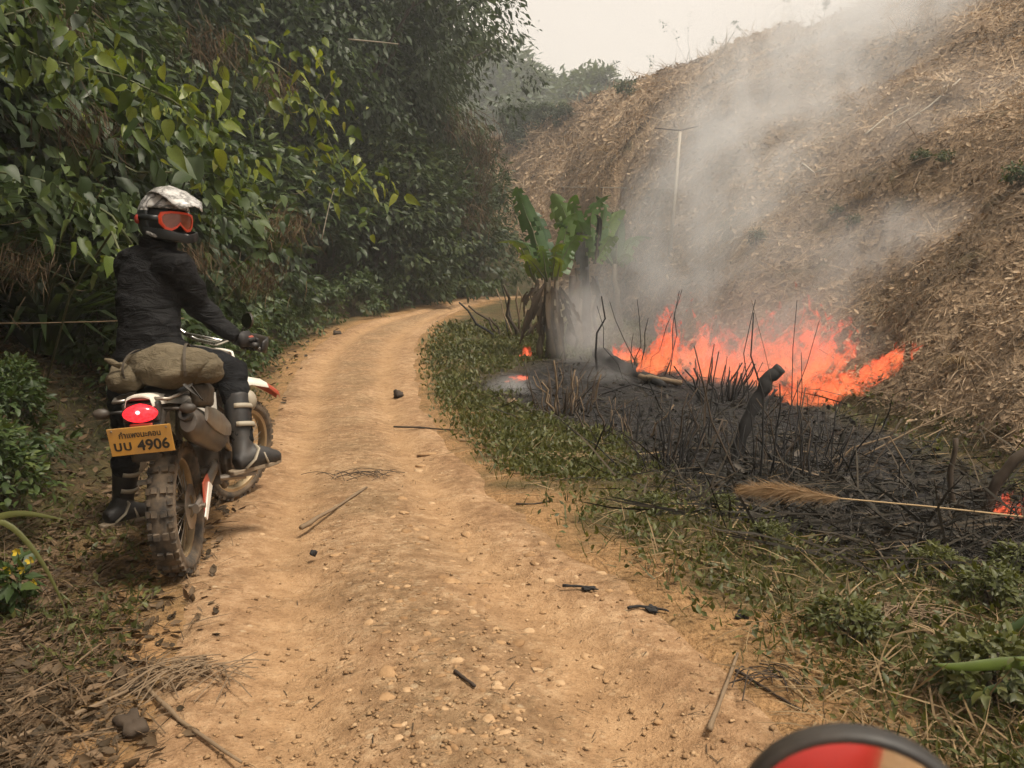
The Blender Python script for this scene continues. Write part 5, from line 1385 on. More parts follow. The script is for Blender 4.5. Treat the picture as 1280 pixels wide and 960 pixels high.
s.add(V, F); ff = steer(s).build('front_fender', [M['white_plastic'], M['red_plastic']], bike, angle=60)
for pg in ff.data.polygons:
    c = SM.inverted() @ pg.center
    if c.x > 1.62: pg.material_index = 1
s = MB(); s.tube([(1.20, 0, .74), (1.20, 0, .90), (1.16, 0, 1.02)], [(.075, .03), (.10, .035), (.07, .025)], 12); steer(s).build('headlight_mask', M['white_plastic'], bike, smooth=True)
s = MB(); s.tube([(1.21, -.10, .70), (1.30, -.10, .50), (1.40, -.105, .36)], [(.012, .040), (.012, .040), (.010, .035)], 8); s.tube([(1.21, .10, .70), (1.30, .10, .50), (1.40, .105, .36)], [(.012, .040), (.012, .040), (.010, .035)], 8); steer(s).build('fork_guard', M['white_plastic'], bike, smooth=True)
BX, BZ = .97, 1.075
def barpt(y): a = abs(y); return Vector((BX - .06 * max(0, a - .12) / .28 + (0.02 if a < .1 else 0), y, BZ + (.0 if a < .08 else min(.055, (a - .08) * .5)) - .01 * max(0, a - .2)))
s = MB(); s.tube([barpt(y) for y in np.linspace(-.40, .40, 25)], .0125, 8); s.tube([barpt(-.14), barpt(.14)], .010, 6); steer(s)
bar = s.build('handlebar', M['chrome'], bike, smooth=True)
for sg in (-1, 1):
    s = MB(); s.tube([barpt(sg * y) for y in (.28, .33, .38, .405)], [.0175, .017, .017, .019], 10); steer(s).build('grip', M['black_plastic'], bar, smooth=True)
    s = MB(); q = [barpt(sg * .24) + Vector((.02, 0, 0)), barpt(sg * .28) + Vector((.06, 0, -.01)), barpt(sg * .34) + Vector((.075, 0, -.02)), barpt(sg * .42) + Vector((.06, 0, -.025))]; s.tube(q, [.009, .008, .007, .006], 6); steer(s).build('lever', M['chrome'], bar, smooth=True)
    s = MB(); s.tube([barpt(sg * .20) + Vector((.03, 0, 0)), barpt(sg * .30) + Vector((.11, 0, 0)), barpt(sg * .40) + Vector((.10, 0, 0)), barpt(sg * .43) + Vector((.02, 0, 0))], [(.008, .035), (.010, .05), (.010, .05), (.010, .03)], 8); steer(s).build('hand_guard', M['black_plastic'], bar, smooth=True)
    s = MB(); s.box(barpt(sg * .25), (.045, .05, .045)); steer(s).build('switch_block', M['black_plastic'], bar, bevel=.006)
s = MB(); q0 = barpt(-.24); mc = barpt(-.27) + Vector((.02, -.02, .125)); s.tube([q0, q0 + Vector((.02, -.02, .07)), mc], .005, 6); steer(s).build('mirror_stem', M['dark_metal'], bar, smooth=True)
s = MB(); s.lathe([(0, .012), (.040, .010), (.050, 0), (.047, -.004), (0, -.004)], mc, (1, -.25, 0), 24); steer(s).build('mirror', M['dark_metal'], bar, smooth=True)
s = MB(); s.lathe([(0, .001), (.044, .001), (.044, -.001), (0, -.001)], mc + Vector((-.007, .0015, 0)), (1, -.25, 0), 24)
n = NT('mirror_glass'); M['mirror_glass'] = n.done(n.bsdf((.75, .76, .75), .04, 1.0)); steer(s).build('mirror_glass', M['mirror_glass'], bar)
GR = BM @ SM @ barpt(-.345); GL = BM @ SM @ barpt(.345)

# ------------------------------------------------------------------ luggage on the tail
M['canvas'] = None
n = NT('khaki_canvas'); co = n.coord('Object'); nz = n.noise(co, 9, 6, .65, .6); fn_ = n.noise(co, 140, 2)
c = n.ramp(nz, [(.3, (.070, .056, .036)), (.55, (.118, .096, .063)), (.75, (.17, .14, .095))])
M['canvas'] = n.done(n.bsdf(c, .9, normal=n.bump(n.math('ADD', n.math('MULTIPLY', n.noise(n.coord('Object', (1, .45, 1.2)), 26, 4, .6, 1.2), 1.0), n.math('MULTIPLY', fn_, .08)), .9, .018), spec=.15))
M['bag_strap'] = plain('bag_strap', (.060, .047, .032), .85, var=.3)
bag_loc = BM @ Vector((-.20, 0, .92)); bag = empty('duffel_bag', bag_loc, (LEAN, 0, HEAD))
tag(bag, 'rumpled khaki duffel bag strapped across the tail of the dirt bike', 'bag')
def lump(c, r, name, seed, rot=(0, 0, 0), sub=1):
    ph = np.random.default_rng(seed).random(8) * 6
    s = MB(); s.ell(c, r, 34, 20, rot, fn=lambda u: 1 + .055 * math.sin(4 * u.x + 3 * u.z + ph[0]) + .05 * math.sin(6 * u.y + ph[1]) + .035 * math.sin(9 * u.z + 5 * u.y + ph[2]) + .025 * math.sin(15 * u.x + 7 * u.y + ph[3]) + .015 * math.sin(23 * u.y + 9 * u.z + ph[4]) - .10 * max(0, -u.z - .35))
    return s.build(name, M['canvas'], bag, smooth=True)
lump((.0, -.085, .098), (.165, .185, .100), 'bag_body', 3)
lump((-.02, .095, .062), (.12, .085, .068), 'bag_end', 5)
lump((.03, -.215, .080), (.125, .085, .082), 'bag_flap', 8, (.25, 0, 0))
for y, w in ((.045, .007), (-.16, .007)):
    s = MB(); P = []
    for a in np.linspace(-1.9, 1.9, 17):
        yy_ = y - (.02 * math.sin(a) if y < 0 else -.03 * math.sin(a)); P.append((-.168 * math.sin(a) * (1 if y < 0 else .90), yy_, .097 + .101 * math.cos(a) * (.99 if y < 0 else .85)))
    s.tube(P, [(.002, w)] * 17, 6, up=(0, 1, 0)); s.build('strap', M['bag_strap'], bag)
s = MB(); s.tube([(-.12, .09, .12), (-.14, .12, .145), (-.13, .145, .155)], [.012, .014, .008], 7); s.build('strap_end', M['canvas'], bag, smooth=True)
s = MB(); s.tube([(-.165, -.17, .03), (-.17, -.20, .0), (-.15, -.235, -.045), (-.16, -.20, .02)], [(.016, .004)] * 4, 6); s.build('loose_strap', M['seat'], bag)
# side pouch tied by the muffler
s = MB(); ph = RNG.random(4) * 6
s.ell((0, 0, 0), (.13, .045, .07), 22, 14, fn=lambda u: 1 + .07 * math.sin(5 * u.x + ph[0]) + .06 * math.sin(7 * u.z + ph[1]) + .03 * math.sin(14 * u.x + ph[2]))
po = s.build('side_pouch', plain('dark_pouch', (.045, .037, .029), .85, var=.4, scale=12, bump=.5, dust=.4, dustcol=(.20, .145, .09), bdist=.01), None, smooth=True)
po.matrix_world = BM @ Matrix.Translation((-.10, -.185, .875)) @ Euler((0, .15, 0)).to_matrix().to_4x4(); tag(po, 'small dark pouch tied beside the duffel bag above the muffler', 'pouch')

# ------------------------------------------------------------------ rider
n = NT('jacket_black'); co = n.coord('Object'); nz = n.noise(n.coord('Object', (1, 1, 2.6)), 7, 5, .6, .8)
c = n.ramp(nz, [(.3, (.0050, .0050, .0054)), (.7, (.0125, .0125, .0135))])
M['jacket'] = n.done(n.bsdf(c, .72, normal=n.bump(n.math('ADD', nz, n.math('MULTIPLY', n.noise(co, 220, 2), .05)), 1.0, .03), spec=.14))
n = NT('trousers_black'); co = n.coord('Object'); nz = n.noise(n.coord('Object', (1, 1, 2.0)), 8, 5, .6, .8)
c = n.ramp(nz, [(.3, (.006, .006, .0065)), (.7, (.017, .018, .020))])
M['trousers'] = n.done(n.bsdf(c, .8, normal=n.bump(nz, .8, .03), spec=.1))
M['boot'] = plain('boot_leather', (.011, .012, .014), .55, var=.3, scale=14, dust=.25, dustcol=(.12, .09, .06))
M['boot_pale'] = plain('boot_pale_plastic', (.34, .30, .23), .55, var=.3, scale=18, dust=.4, dustcol=(.26, .19, .12))
M['sole'] = plain('boot_sole', (.23, .18, .125), .8, var=.3, scale=16, dust=.4, dustcol=(.28, .19, .11))
M['glove'] = plain('glove', (.020, .018, .018), .7, var=.3, scale=25)
M['glove_red'] = plain('glove_red', (.34, .075, .045), .7, var=.3, scale=25)
lfoot = hit(152, 660); org = lfoot.copy()
rider = empty('person', org)
tag(rider, 'person in black riding gear and white helmet, looking back astride the dirt bike', 'person')
L_ = lambda p: Vector(p) - org
J = {k: L_(at(*v)) for k, v in dict(pel=(190, 452, 4.24), sp1=(186, 420, 4.25), sp2=(184, 380, 4.28), ch=(189, 342, 4.31), nk=(202, 306, 4.35), hd=(205, 278, 4.35),
     rs=(220, 330, 4.24), ls=(162, 330, 4.42), re=(249, 384, 4.42), le=(172, 392, 4.62), rh=(222, 452, 4.22), lh=(163, 455, 4.30), rk=(291, 466, 4.34), ra=(303, 556, 4.22), lk=(162, 548, 4.52), la=(153, 628, 4.56)).items()}
rw = L_(GR) + Vector((-.035, -.085, .03)); lw = L_(GL) + Vector((-.02, -.09, .03))
s = MB()
s.tube([J['pel'] + Vector((0, 0, -.06)), J['pel'], J['sp1'], J['sp2'], J['ch'], J['ch'].lerp(J['nk'], .55), J['nk'], J['hd']], [(.10, .16), (.13, .196), (.118, .178), (.115, .170), (.112, .166), (.096, .144), (.075, .080), (.06, .06)], 20)
s.ell(J['hd'] + Vector((.0, 0, .02)), (.085, .09, .11), 14, 10)
for sh, el, wr in (('rs', 're', rw), ('ls', 'le', lw)):
    a, b__ = J[sh], J[el]
    s.tube([J['ch'].lerp(a, .55) + Vector((0, 0, .03)), a, a.lerp(b__, .4), b__, b__.lerp(wr, .35), b__.lerp(wr, .75), wr], [.10, .092, .078, .068, .066, .053, .043], 14)
s.tube([J['rh'] + Vector((-.05, 0, .02)), J['rh'].lerp(J['rk'], .35), J['rh'].lerp(J['rk'], .75), J['rk'], J['rk'].lerp(J['ra'], .25), J['rk'].lerp(J['ra'], .6), J['ra']], [.125, .115, .098, .088, .082, .062, .05], 14)
s.tube([J['lh'] + Vector((.05, 0, .03)), J['lh'].lerp(J['lk'], .35), J['lh'].lerp(J['lk'], .75), J['lk'], J['lk'].lerp(J['la'], .3), J['lk'].lerp(J['la'], .65), J['la']], [.135, .118, .10, .086, .078, .062, .05], 14)
tmp = s.build('body', None)
rm = tmp.modifiers.new('r', 'REMESH'); rm.mode = 'VOXEL'; rm.voxel_size = .0145
sm_ = tmp.modifiers.new('s', 'SMOOTH'); sm_.factor = .5; sm_.iterations = 9
bpy.context.view_layer.update(); dg = bpy.context.evaluated_depsgraph_get()
bme = bpy.data.meshes.new_from_object(tmp.evaluated_get(dg)); bpy.data.objects.remove(tmp)
co_ = np.empty(len(bme.vertices) * 3, np.float32); bme.vertices.foreach_get('co', co_); co_ = co_.reshape(-1, 3)
no_ = np.array([tuple(v.normal) for v in bme.vertices])
wr_ = fbm(co_[:, 2] * 11 + co_[:, 0] * 3, co_[:, 1] * 4 + co_[:, 0] * 5, 4) * .058 + fbm(co_[:, 2] * 30 + 4 * co_[:, 0], co_[:, 0] * 9 + 4 * co_[:, 1], 2) * .012
co_ = co_ + no_ * wr_[:, None]
bme.vertices.foreach_set('co', co_.astype(np.float32).ravel())
bme.materials.append(M['jacket']); bme.materials.append(M['trousers'])
zh = (J['pel'].z + .02)
fc = np.array([tuple(p_.center) for p_ in bme.polygons])
armside = np.array([(c - np.array(J['re'])) @ (c - np.array(J['re'])) < .45 ** 2 and c[2] > zh - .02 for c in fc])
hem = zh - .03 + .02 * np.sin(fc[:, 0] * 20)
mi = ((fc[:, 2] < hem) | ((fc[:, 0] > J['rh'].x + .10) & (fc[:, 2] < J['rk'].z + .14) & (fc[:, 1] < J['rk'].y + .16))).astype(np.int32)
bme.polygons.foreach_set('material_index', mi); bme.polygons.foreach_set('use_smooth', np.ones(len(bme.polygons), bool))
body = mobj('body', bme, None, rider)
# jacket hem and collar
s = MB(); c0 = J['ch'].lerp(J['nk'], .72); P = [c0 + Vector((.086 * math.cos(a), .078 * math.sin(a), .040 + .015 * math.sin(a * 2))) for a in np.linspace(0, 2 * PI, 25)]
s.tube(P, [(.014, .036)] * 25, 8, cap=False, up=(0, 0, 1)); s.build('collar', M['jacket'], rider, smooth=True)
# boots
def boot(knee, ank, heel, toe, strap=True):
    k, a, h_, t_ = (Vector(q) for q in (knee, ank, heel, toe)); fw = (t_ - h_); fw.z = 0; fl = fw.length; fw.normalize(); sd = fw.cross(Vector((0, 0, 1)))
    dn = (t_ - h_).normalized(); up = sd.cross(dn); up = up if up.z > 0 else -up
    top = a + (k - a) * .68; s = MB()
    s.tube([top + (k - a) * .03, top, a.lerp(k, .4), a.lerp(k, .15), a, h_ + up * .055 + dn * .03], [(.070, .074), (.074, .080), (.068, .074), (.057, .062), (.055, .062), (.046, .052)], 16)
    s.tube([h_ + up * .05 - dn * .005, h_ + up * .062 + dn * .05, h_ + up * .070 + dn * .11, h_ + up * .055 + dn * .18, h_ + up * .042 + dn * (fl - .05), h_ + up * .034 + dn * fl], [(.040, .044), (.052, .060), (.056, .066), (.058, .056), (.058, .046), (.036, .032)], 14, up=up)
    tmp = s.build('t', None); r_ = tmp.modifiers.new('r', 'REMESH'); r_.mode = 'VOXEL'; r_.voxel_size = .011; q_ = tmp.modifiers.new('s', 'SMOOTH'); q_.iterations = 5
    bpy.context.view_layer.update(); me = bpy.data.meshes.new_from_object(tmp.evaluated_get(bpy.context.evaluated_depsgraph_get())); bpy.data.objects.remove(tmp)
    me.polygons.foreach_set('use_smooth', np.ones(len(me.polygons), bool)); bo = mobj('boot', me, M['boot'], rider)
    s = MB(); ol = [(-.040, -.028), (-.046, 0), (-.040, .028), (.03, .042), (.10, .038), (.18, .050), (fl - .03, .040), (fl + .010, .013), (fl + .010, -.013), (fl - .03, -.040), (.18, -.050), (.10, -.038), (.03, -.042)]
    s.prism(ol, -.002, .024, lambda u, v, hh: h_ + dn * u + sd * v + up * hh); s.build('sole', M['sole'], bo, bevel=.006)
    if strap:
        for f, w in ((.52, .015), (.27, .015)):
            c = a.lerp(k, f); ax = (k - a).normalized(); e1 = fw - ax * fw.dot(ax); e1.normalize(); e2 = ax.cross(e1)
            s = MB(); s.tube([c + e1 * (.075 * math.cos(q)) + e2 * (.078 * math.sin(q)) + ax * .010 * math.sin(q) for q in np.linspace(-2.4, 1.2, 15)], [(.006, w)] * 15, 6, up=ax); s.build('strap', M['boot_pale'], bo, smooth=True)
        for pth in ([h_ + up * .030 + sd * .056 + dn * .02, h_ + up * .07 + sd * .064 + dn * .075, h_ + up * .115 + sd * .045 + dn * .115, h_ + up * .13 + dn * .12], [h_ + up * .03 + sd * .058 + dn * .16, h_ + up * .085 + sd * .045 + dn * .15, h_ + up * .112 + dn * .14]):
            s = MB(); s.tube(pth, [(.013, .006)] * len(pth), 6); s.build('strap', M['boot_pale'], bo, smooth=True)
        s = MB(); c = a.lerp(k, .60); s.ell(c + fw * .055 + sd * .03, (.045, .045, .06), 14, 9); s.build('shin_cup', M['boot_pale'], bo, smooth=True)
    return bo
rheel = L_(at(297, 592, 4.14)); rtoe = L_(at(349, 577, 4.36)); boot(J['rk'], J['ra'], rheel, rtoe)
lheel = L_(hit(134, 660)); ltoe = lheel + Vector((.15, .26, .005)); lheel.z += .004; boot(J['lk'], J['la'], lheel, ltoe, True)
# gloves: palm, four curled fingers and a thumb round each grip
def glove(grip_w, wrist, sg):
    g = L_(grip_w); ax = (BM.to_3x3() @ SM.to_3x3() @ Vector((0, -sg, 0))).normalized()     # outward along the bar
    fwd = (BM.to_3x3() @ SM.to_3x3() @ Vector((1, 0, 0))).normalized(); up = ax.cross(fwd); up = up if up.z > 0 else -up
    s = MB(); s.tube([wrist, wrist.lerp(g, .4) + up * .012, g + up * .030 - fwd * .012], [(.034, .036), (.030, .044), (.022, .048)], 12); s.ell(g + up * .026 - fwd * .008, (.036, .046, .022), 12, 8)
    for i in range(4):
        o = ax * ((i - 1.5) * .0215); r = (.0105, .011, .011, .0095)[i]; l = (.95, 1.05, 1.0, .85)[i]
        pts = [g + o + up * .034 * 1 + fwd * .005, g + o + up * .030 + fwd * .030 * l, g + o + fwd * .040 * l, g + o - up * .024 + fwd * .026, g + o - up * .030 - fwd * .002]
        s.tube(pts, [r * 1.1, r * 1.08, r, r * .95, r * .8], 8)
    s.tube([g - ax * .03 + up * .012 - fwd * .028, g - ax * .045 - up * .008 - fwd * .026, g - ax * .040 - up * .028 - fwd * .008, g - ax * .03 - up * .030 + fwd * .012], [.014, .0125, .011, .009], 8)
    o = s.build('glove', M['glove'], rider, smooth=True)
    s = MB(); s.ell(g + up * .040 - fwd * .014, (.028, .034, .012), 12, 7); s.build('knuckle_guard', M['glove_red'], o, smooth=True)
glove(GR, rw, 1); glove(GL, lw, -1)

# helmet
n = NT('helmet_shell'); co = n.coord('Object')
pat = n.noise(co, 9, 3, .55, 1.6); pz = n.noise(co, 24, 4, .6)
c = n.ramp(pat, [(.38, (.50, .49, .47)), (.44, (.42, .41, .40)), (.48, (.07, .07, .07)), (.56, (.16, .16, .16)), (.60, (.48, .47, .46))])
c = n.mix(n.math('MULTIPLY', n.ramp(pz, [(.5, 0.0), (.7, 1.0)]), .45), c, (.20, .175, .14))
M['shell'] = n.done(n.bsdf(c, .35, spec=.5))
n = NT('visor_white'); co = n.coord('Object'); c = n.ramp(n.noise(co, 16, 5, .6, .8), [(.34, (.56, .55, .53)), (.47, (.40, .39, .375)), (.53, (.10, .095, .09)), (.60, (.47, .46, .44))]); M['visor'] = n.done(n.bsdf(c, .35))
M['helmet_black'] = plain('helmet_black', (.014, .016, .017), .45, var=.2, scale=18)
M['goggle_frame'] = plain('goggle_orange', (.85, .075, .022), .4, var=.1, scale=20, bump=.02)
n = NT('goggle_lens'); M['lens'] = n.done(n.bsdf(n.ramp(n.noise(n.coord('Object'), 14, 3), [(.35, (.20, .050, .026)), (.7, (.34, .10, .05))]), .12, spec=.6))
M['helmet_red'] = plain('helmet_red', (.40, .05, .035), .5, var=.3, scale=20)
Fd = Vector((.80, -.60, -.06)).normalized(); Ud = Vector((.03, 0, 1)); Ld = Ud.cross(Fd).normalized(); Ud = Fd.cross(Ld)
HM = Matrix((Fd, Ld, Ud)).transposed().to_4x4(); HM.translation = L_(at(205, 273, 4.34)); HM = HM @ Matrix.Scale(1.05, 4)
V = []; F = []; nu, nv = 48, 30
def shell_r(x, y, z):
    k = 1.0 + .06 * max(0, -z) * (x > 0) * x
    return Vector((x * .150 * k, y * .122, z * .148))
for j in range(nv + 1):
    ph = PI * j / nv
    for i in range(nu):
        t = 2 * PI * i / nu; V.append(shell_r(math.sin(ph) * math.cos(t), math.sin(ph) * math.sin(t), math.cos(ph)))
def port(c): return c.x > .035 and -.075 < c.z < .050
for j in range(nv):
    for i in range(nu):
        i2 = (i + 1) % nu; f = (j * nu + i, (j + 1) * nu + i, (j + 1) * nu + i2, j * nu + i2); c = sum((V[k] for k in f), Vector()) / 4
        if port(c) or c.z < -.118: continue
        F.append(f)
s = MB(); s.add(V, F); hm = s.build('helmet', [M['shell'], M['helmet_black']], rider, smooth=True); hm.matrix_local = HM
sl = hm.modifiers.new('t', 'SOLIDIFY'); sl.thickness = .012; sl.offset = -1
for pg in hm.data.polygons:
    if pg.center.z < .035 and (pg.center.x > -.06 or pg.center.z < -.05): pg.material_index = 1
def hpart(mb, name, mat, **kw): return mb.build(name, M[mat], hm, **kw)
# inner liner behind the goggles
s = MB(); s.ell((.01, 0, -.01), (.118, .103, .125), 20, 14); hpart(s, 'liner', 'helmet_black', smooth=True)
# chin bar
s = MB(); P = []; 
for a in np.linspace(-1.55, 1.55, 19): P.append((.02 + .195 * math.cos(a) ** .8 if abs(a) < 1.5 else .02, .116 * math.sin(a), -.105 + .025 * abs(math.sin(a))))
s.tube(P, [(.010, .030 - .006 * abs(math.cos(a))) for a in np.linspace(-1.55, 1.55, 19)], 6, up=(0, 0, 1)); cb = hpart(s, 'chin_bar', 'helmet_black', angle=40)
s = MB(); s.tube([(.205, -.035, -.100), (.216, 0, -.098), (.205, .035, -.100)], [(.006, .016), (.008, .020), (.006, .016)], 8); hpart(s, 'mouth_vent', 'visor', smooth=True)
for sg in (-1, 1):
    s = MB(); s.tube([(.15, sg * .094, -.095), (.11, sg * .113, -.092), (.06, sg * .127, -.083)], [(.004, .012), (.004, .014), (.004, .008)], 8); hpart(s, 'chin_stripe', 'visor', smooth=True)
    s = MB(); s.ell((-.045, sg * .117, -.015), (.025, .012, .024), 12, 8); hpart(s, 'side_pod', 'helmet_red', smooth=True)
# visor peak
s = MB(); V = []; F = []
for i, (x, z, w) in enumerate([(-.03, .152, .080), (.05, .156, .094), (.12, .142, .100), (.19, .112, .096), (.25, .078, .082), (.285, .052, .060)]):
    for a in np.linspace(-1, 1, 9): V.append(Vector((x - .028 * a * a * (i > 3), w * a, z - (.034 - .004 * i) * a * a + .010 * math.exp(-(a * 4) ** 2) + (.006 if abs(abs(a) - .5) < .01 else 0))))
for i in range(5):
    for k in range(8): F.append((i * 9 + k, i * 9 + k + 1, (i + 1) * 9 + k + 1, (i + 1) * 9 + k))
s.add(V, F); vz = hpart(s, 'visor', 'visor', smooth=True); q_ = vz.modifiers.new('t', 'SOLIDIFY'); q_.thickness = .005
# goggles: moulded frame with nose notch, lens, strap
ho = [(0, -.020), (.018, -.040), (.042, -.056), (.070, -.050), (.090, -.022), (.094, .012), (.084, .036), (.045, .044), (0, .045)]
hi_ = [(0, -.008), (.014, -.026), (.041, -.042), (.064, -.037), (.079, -.015), (.082, .010), (.073, .025), (.043, .032), (0, .033)]
def gx_(y): return .148 - 4.6 * y * y
ring = lambda H: [(y, z) for y, z in H] + [(-y, z) for y, z in H[-2:0:-1]]
ro_, ri_ = ring(ho), ring(hi_); nn = len(ro_)
V = [Vector((gx_(y), y, z - .012)) for y, z in ro_] + [Vector((gx_(y) + .010, y * .985, z * .97 - .012)) for y, z in ro_] + [Vector((gx_(y) + .009, y, z - .012)) for y, z in ri_] + [Vector((gx_(y) - .004, y, z - .012)) for y, z in ri_]
F = [(a * nn + i, a * nn + (i + 1) % nn, (a + 1) * nn + (i + 1) % nn, (a + 1) * nn + i) for a in range(3) for i in range(nn)]
s = MB(); s.add(V, F); hpart(s, 'goggles', 'goggle_frame', angle=50)
V = []; F = []
cols = [(y, z0, z1) for (y, z0), z1 in zip(hi_[:6], [.033, .033, .032, .028, .022, .011])]
cols = [(-y, a, b__) for y, a, b__ in cols[:0:-1]] + cols
for y, a, b__ in cols:
    for t in np.linspace(0, 1, 5): V.append(Vector((gx_(y) + .003, y, a + (b__ - a) * t - .012)))
for i in range(len(cols) - 1):
    for k in range(4): F.append((i * 5 + k, (i + 1) * 5 + k, (i + 1) * 5 + k + 1, i * 5 + k + 1))
s = MB(); s.add(V, F); hpart(s, 'goggle_lens', 'lens', smooth=True)
for sg in (-1, 1):
    s = MB(); s.tube([(gx_(.09), sg * .09, -.010), (.07, sg * .116, -.008), (.0, sg * .128, -.004), (-.08, sg * .108, .0), (-.14, sg * .05, .0), (-.153, 0, .0)], [(.003, .018)] * 6, 6, up=(0, 0, 1)); hpart(s, 'goggle_strap', 'helmet_black', smooth=True)

# ------------------------------------------------------------------ photographer's own motorcycle: round mirror, bar and red tank
M['red_paint'] = plain('red_tank_paint', (.50, .035, .028), .3, var=.1, scale=5, bump=.02)
n = NT('round_mirror_glass'); M['own_glass'] = n.done(n.bsdf((.82, .80, .78), .05, 1.0))
own = empty('motorcycle', (.02, -.30, gz(.02, -.30)), (0, 0, math.radians(90)))
tag(own, 'red motorcycle whose round black rimmed mirror rises beside the verge', 'motorcycle')
OI = own.matrix_basis.inverted() if False else (Matrix.Translation(own.location) @ Euler(own.rotation_euler).to_matrix().to_4x4()).inverted()
W = lambda p: OI @ Vector(p)
mcw = at(1070, 1053, .40)
s = MB(); nrm = Vector((.245, .96, .02)).normalized()
prof = [(.0595, -.004), (.0625, -.005), (.0645, -.002), (.0645, .008), (.057, .016), (.03, .022), (0, .024)]
d_, a_, b2 = frame_from(nrm)
s.lathe(prof, W(mcw), (OI.to_3x3() @ nrm), 48); mr = s.build('mirror', M['black_plastic'], own, smooth=True)
s = MB(); s.lathe([(0, -.0035), (.0605, -.003), (.0605, -.001), (0, -.001)], W(mcw), (OI.to_3x3() @ nrm), 48); s.build('mirror_glass', M['own_glass'], mr)
s = MB(); s.tube([W(mcw + Vector((0, .02, -.03))), W(mcw + Vector((-.01, .04, -.10))), W(mcw + Vector((-.02, .0, -.16)))], .006, 8); s.build('mirror_stem', M['black_plastic'], mr, smooth=True)
hb = mcw + Vector((-.02, 0, -.165))
s = MB(); s.tube([W(hb + Vector((.22, -.10, -.01))), W(hb), W(hb + Vector((-.12, .04, -.03))), W(hb + Vector((-.30, .04, -.03))), W(hb + Vector((-.42, 0, 0))), W(hb + Vector((-.62, -.10, -.01)))], .012, 8); s.build('handlebar', M['dark_metal'], own, smooth=True)
s = MB(); s.tube([(.40, 0, .74), (.30, 0, .80), (.10, 0, .80), (-.08, 0, .74)], [(.08, .06), (.16, .12), (.17, .12), (.10, .07)], 16); s.build('fuel_tank', M['red_paint'], own, smooth=True)
s = MB(); s.tube([(-.05, 0, .76), (-.30, 0, .75), (-.62, 0, .78)], [(.11, .05), (.15, .06), (.13, .05)], 12); s.build('seat', M['seat'], own, smooth=True)
s = MB(); s.tube([(.40, -.08, .84), (.62, -.08, .32)], .024, 8); s.tube([(.40, .08, .84), (.62, .08, .32)], .024, 8); s.build('fork', M['steel'], own, smooth=True)
s = MB(); s.box((.12, 0, .45), (.36, .24, .30)); s.tube([(.40, 0, .80), (.34, 0, .40), (-.20, 0, .34), (-.62, 0, .32)], .03, 8); s.build('engine', M['dark_metal'], own, bevel=.01)
for nm, cx in (('front_wheel', .62), ('rear_wheel', -.62)):
    s = MB(); s.lathe([(.22, -.03), (.26, -.05), (.30, -.03), (.31, 0), (.30, .03), (.26, .05), (.22, .03)], (cx, 0, .31), (0, 1, 0), 36, closed=True); s.build(nm, M['rubber'], own, smooth=True)

# ------------------------------------------------------------------ fire
n = NT('flame'); t = n.attr('h'); r = n.attr('rnd')
pv = n.node('ShaderNodeMapping', {0: n.pos()}); pv.inputs[3].default_value = (1, 1, .55)
nz = n.noise(pv.outputs[0], 5.5, 4, .62, 1.2)
al = n.math('SUBTRACT', n.math('ADD', n.math('MULTIPLY', n.math('SUBTRACT', nz, .48), 5.6), .34), n.math('MULTIPLY', n.math('POWER', t, 1.5), .95), clamp=True)
al = n.math('MULTIPLY', n.math('MULTIPLY', al, n.math('MULTIPLY', t, 4.0, clamp=True)), .46)
c = n.ramp(n.math('ADD', n.math('MULTIPLY', t, .55), n.math('MULTIPLY', n.math('SUBTRACT', 1.0, nz), .55)), [(.12, (1.30, .60, .20)), (.32, (1.1, .24, .085)), (.65, (.95, .105, .05)), (1.0, (.60, .05, .03))])
em = n.node('ShaderNodeEmission', {'Color': c, 'Strength': 1.2}).outputs[0]
M['flame'] = n.done(n.node('ShaderNodeMixShader', {0: al, 1: n.node('ShaderNodeBsdfTransparent').outputs[0], 2: em}).outputs[0])
try: M['flame'].cycles.emission_sampling = 'NONE'
except Exception: pass
def fire(spec, label):
    """spec: list of (px, py, height px, width px, lean)"""
    P = hits([q[0] for q in spec], [q[1] for q in spec], far=60, n=500)
    org = P[len(P) // 2].copy(); Vs = []; Q = []; H = []; Rn = []; nr_, nl = 8, 10
    for (px, py, hp, wp, ln), b in zip(spec, P):
        k = b[1] / FPX; h_ = hp * k; w = wp * k * .5; ph = RNG.random(3) * 6; off = len(Vs); rn = RNG.random(); sp_ = RNG.random() * .5 + .25
        for j in range(nl):
            f = j / (nl - 1); rad = w * (math.sin(PI * min(1, .20 + .80 * f)) ** .75) * (1 - .25 * f) + .004
            cx = ln * h_ * f ** 1.3 + .26 * h_ * math.sin(4.6 * f + ph[0]) * f; cy_ = .16 * h_ * math.sin(5 * f + ph[1]) * f
            for i in range(nr_):
                a = 2 * PI * i / nr_; q = rad * (1 + .38 * math.sin(2 * a + 5 * f + ph[2]) + .18 * math.sin(3 * a - 8 * f))
                Vs.append((b[0] - org[0] + cx + q * math.cos(a), b[1] - org[1] + cy_ + .7 * q * math.sin(a), b[2] - org[2] - .03 + h_ * f)); H.append(f); Rn.append(rn)
        for j in range(nl - 1):
            for i in range(nr_): Q.append((off + j * nr_ + i, off + j * nr_ + (i + 1) % nr_, off + (j + 1) * nr_ + (i + 1) % nr_, off + (j + 1) * nr_ + i))
    o = mobj('fire', mk_mesh('fire', Vs, quads=np.array(Q), smooth=True, attr={'h': H, 'rnd': Rn}), M['flame']); o.location = org
    return tag(o, label, 'fire')
U = RNG.uniform
sp = []
for k in range(64):
    x = U(806, 1026); y = 468 + (x - 812) * .06 + RNG.normal() * 12 - 22 * RNG.random(); y = min(max(y, 448), 473 + (x - 812) * .07); hm_ = float(vnoise(x * .035, 3.3)); sp.append((x, y, (16 + 105 * hm_ ** 1.6) * U(.6, 1.15), U(16, 44), U(.0, 1.1)))
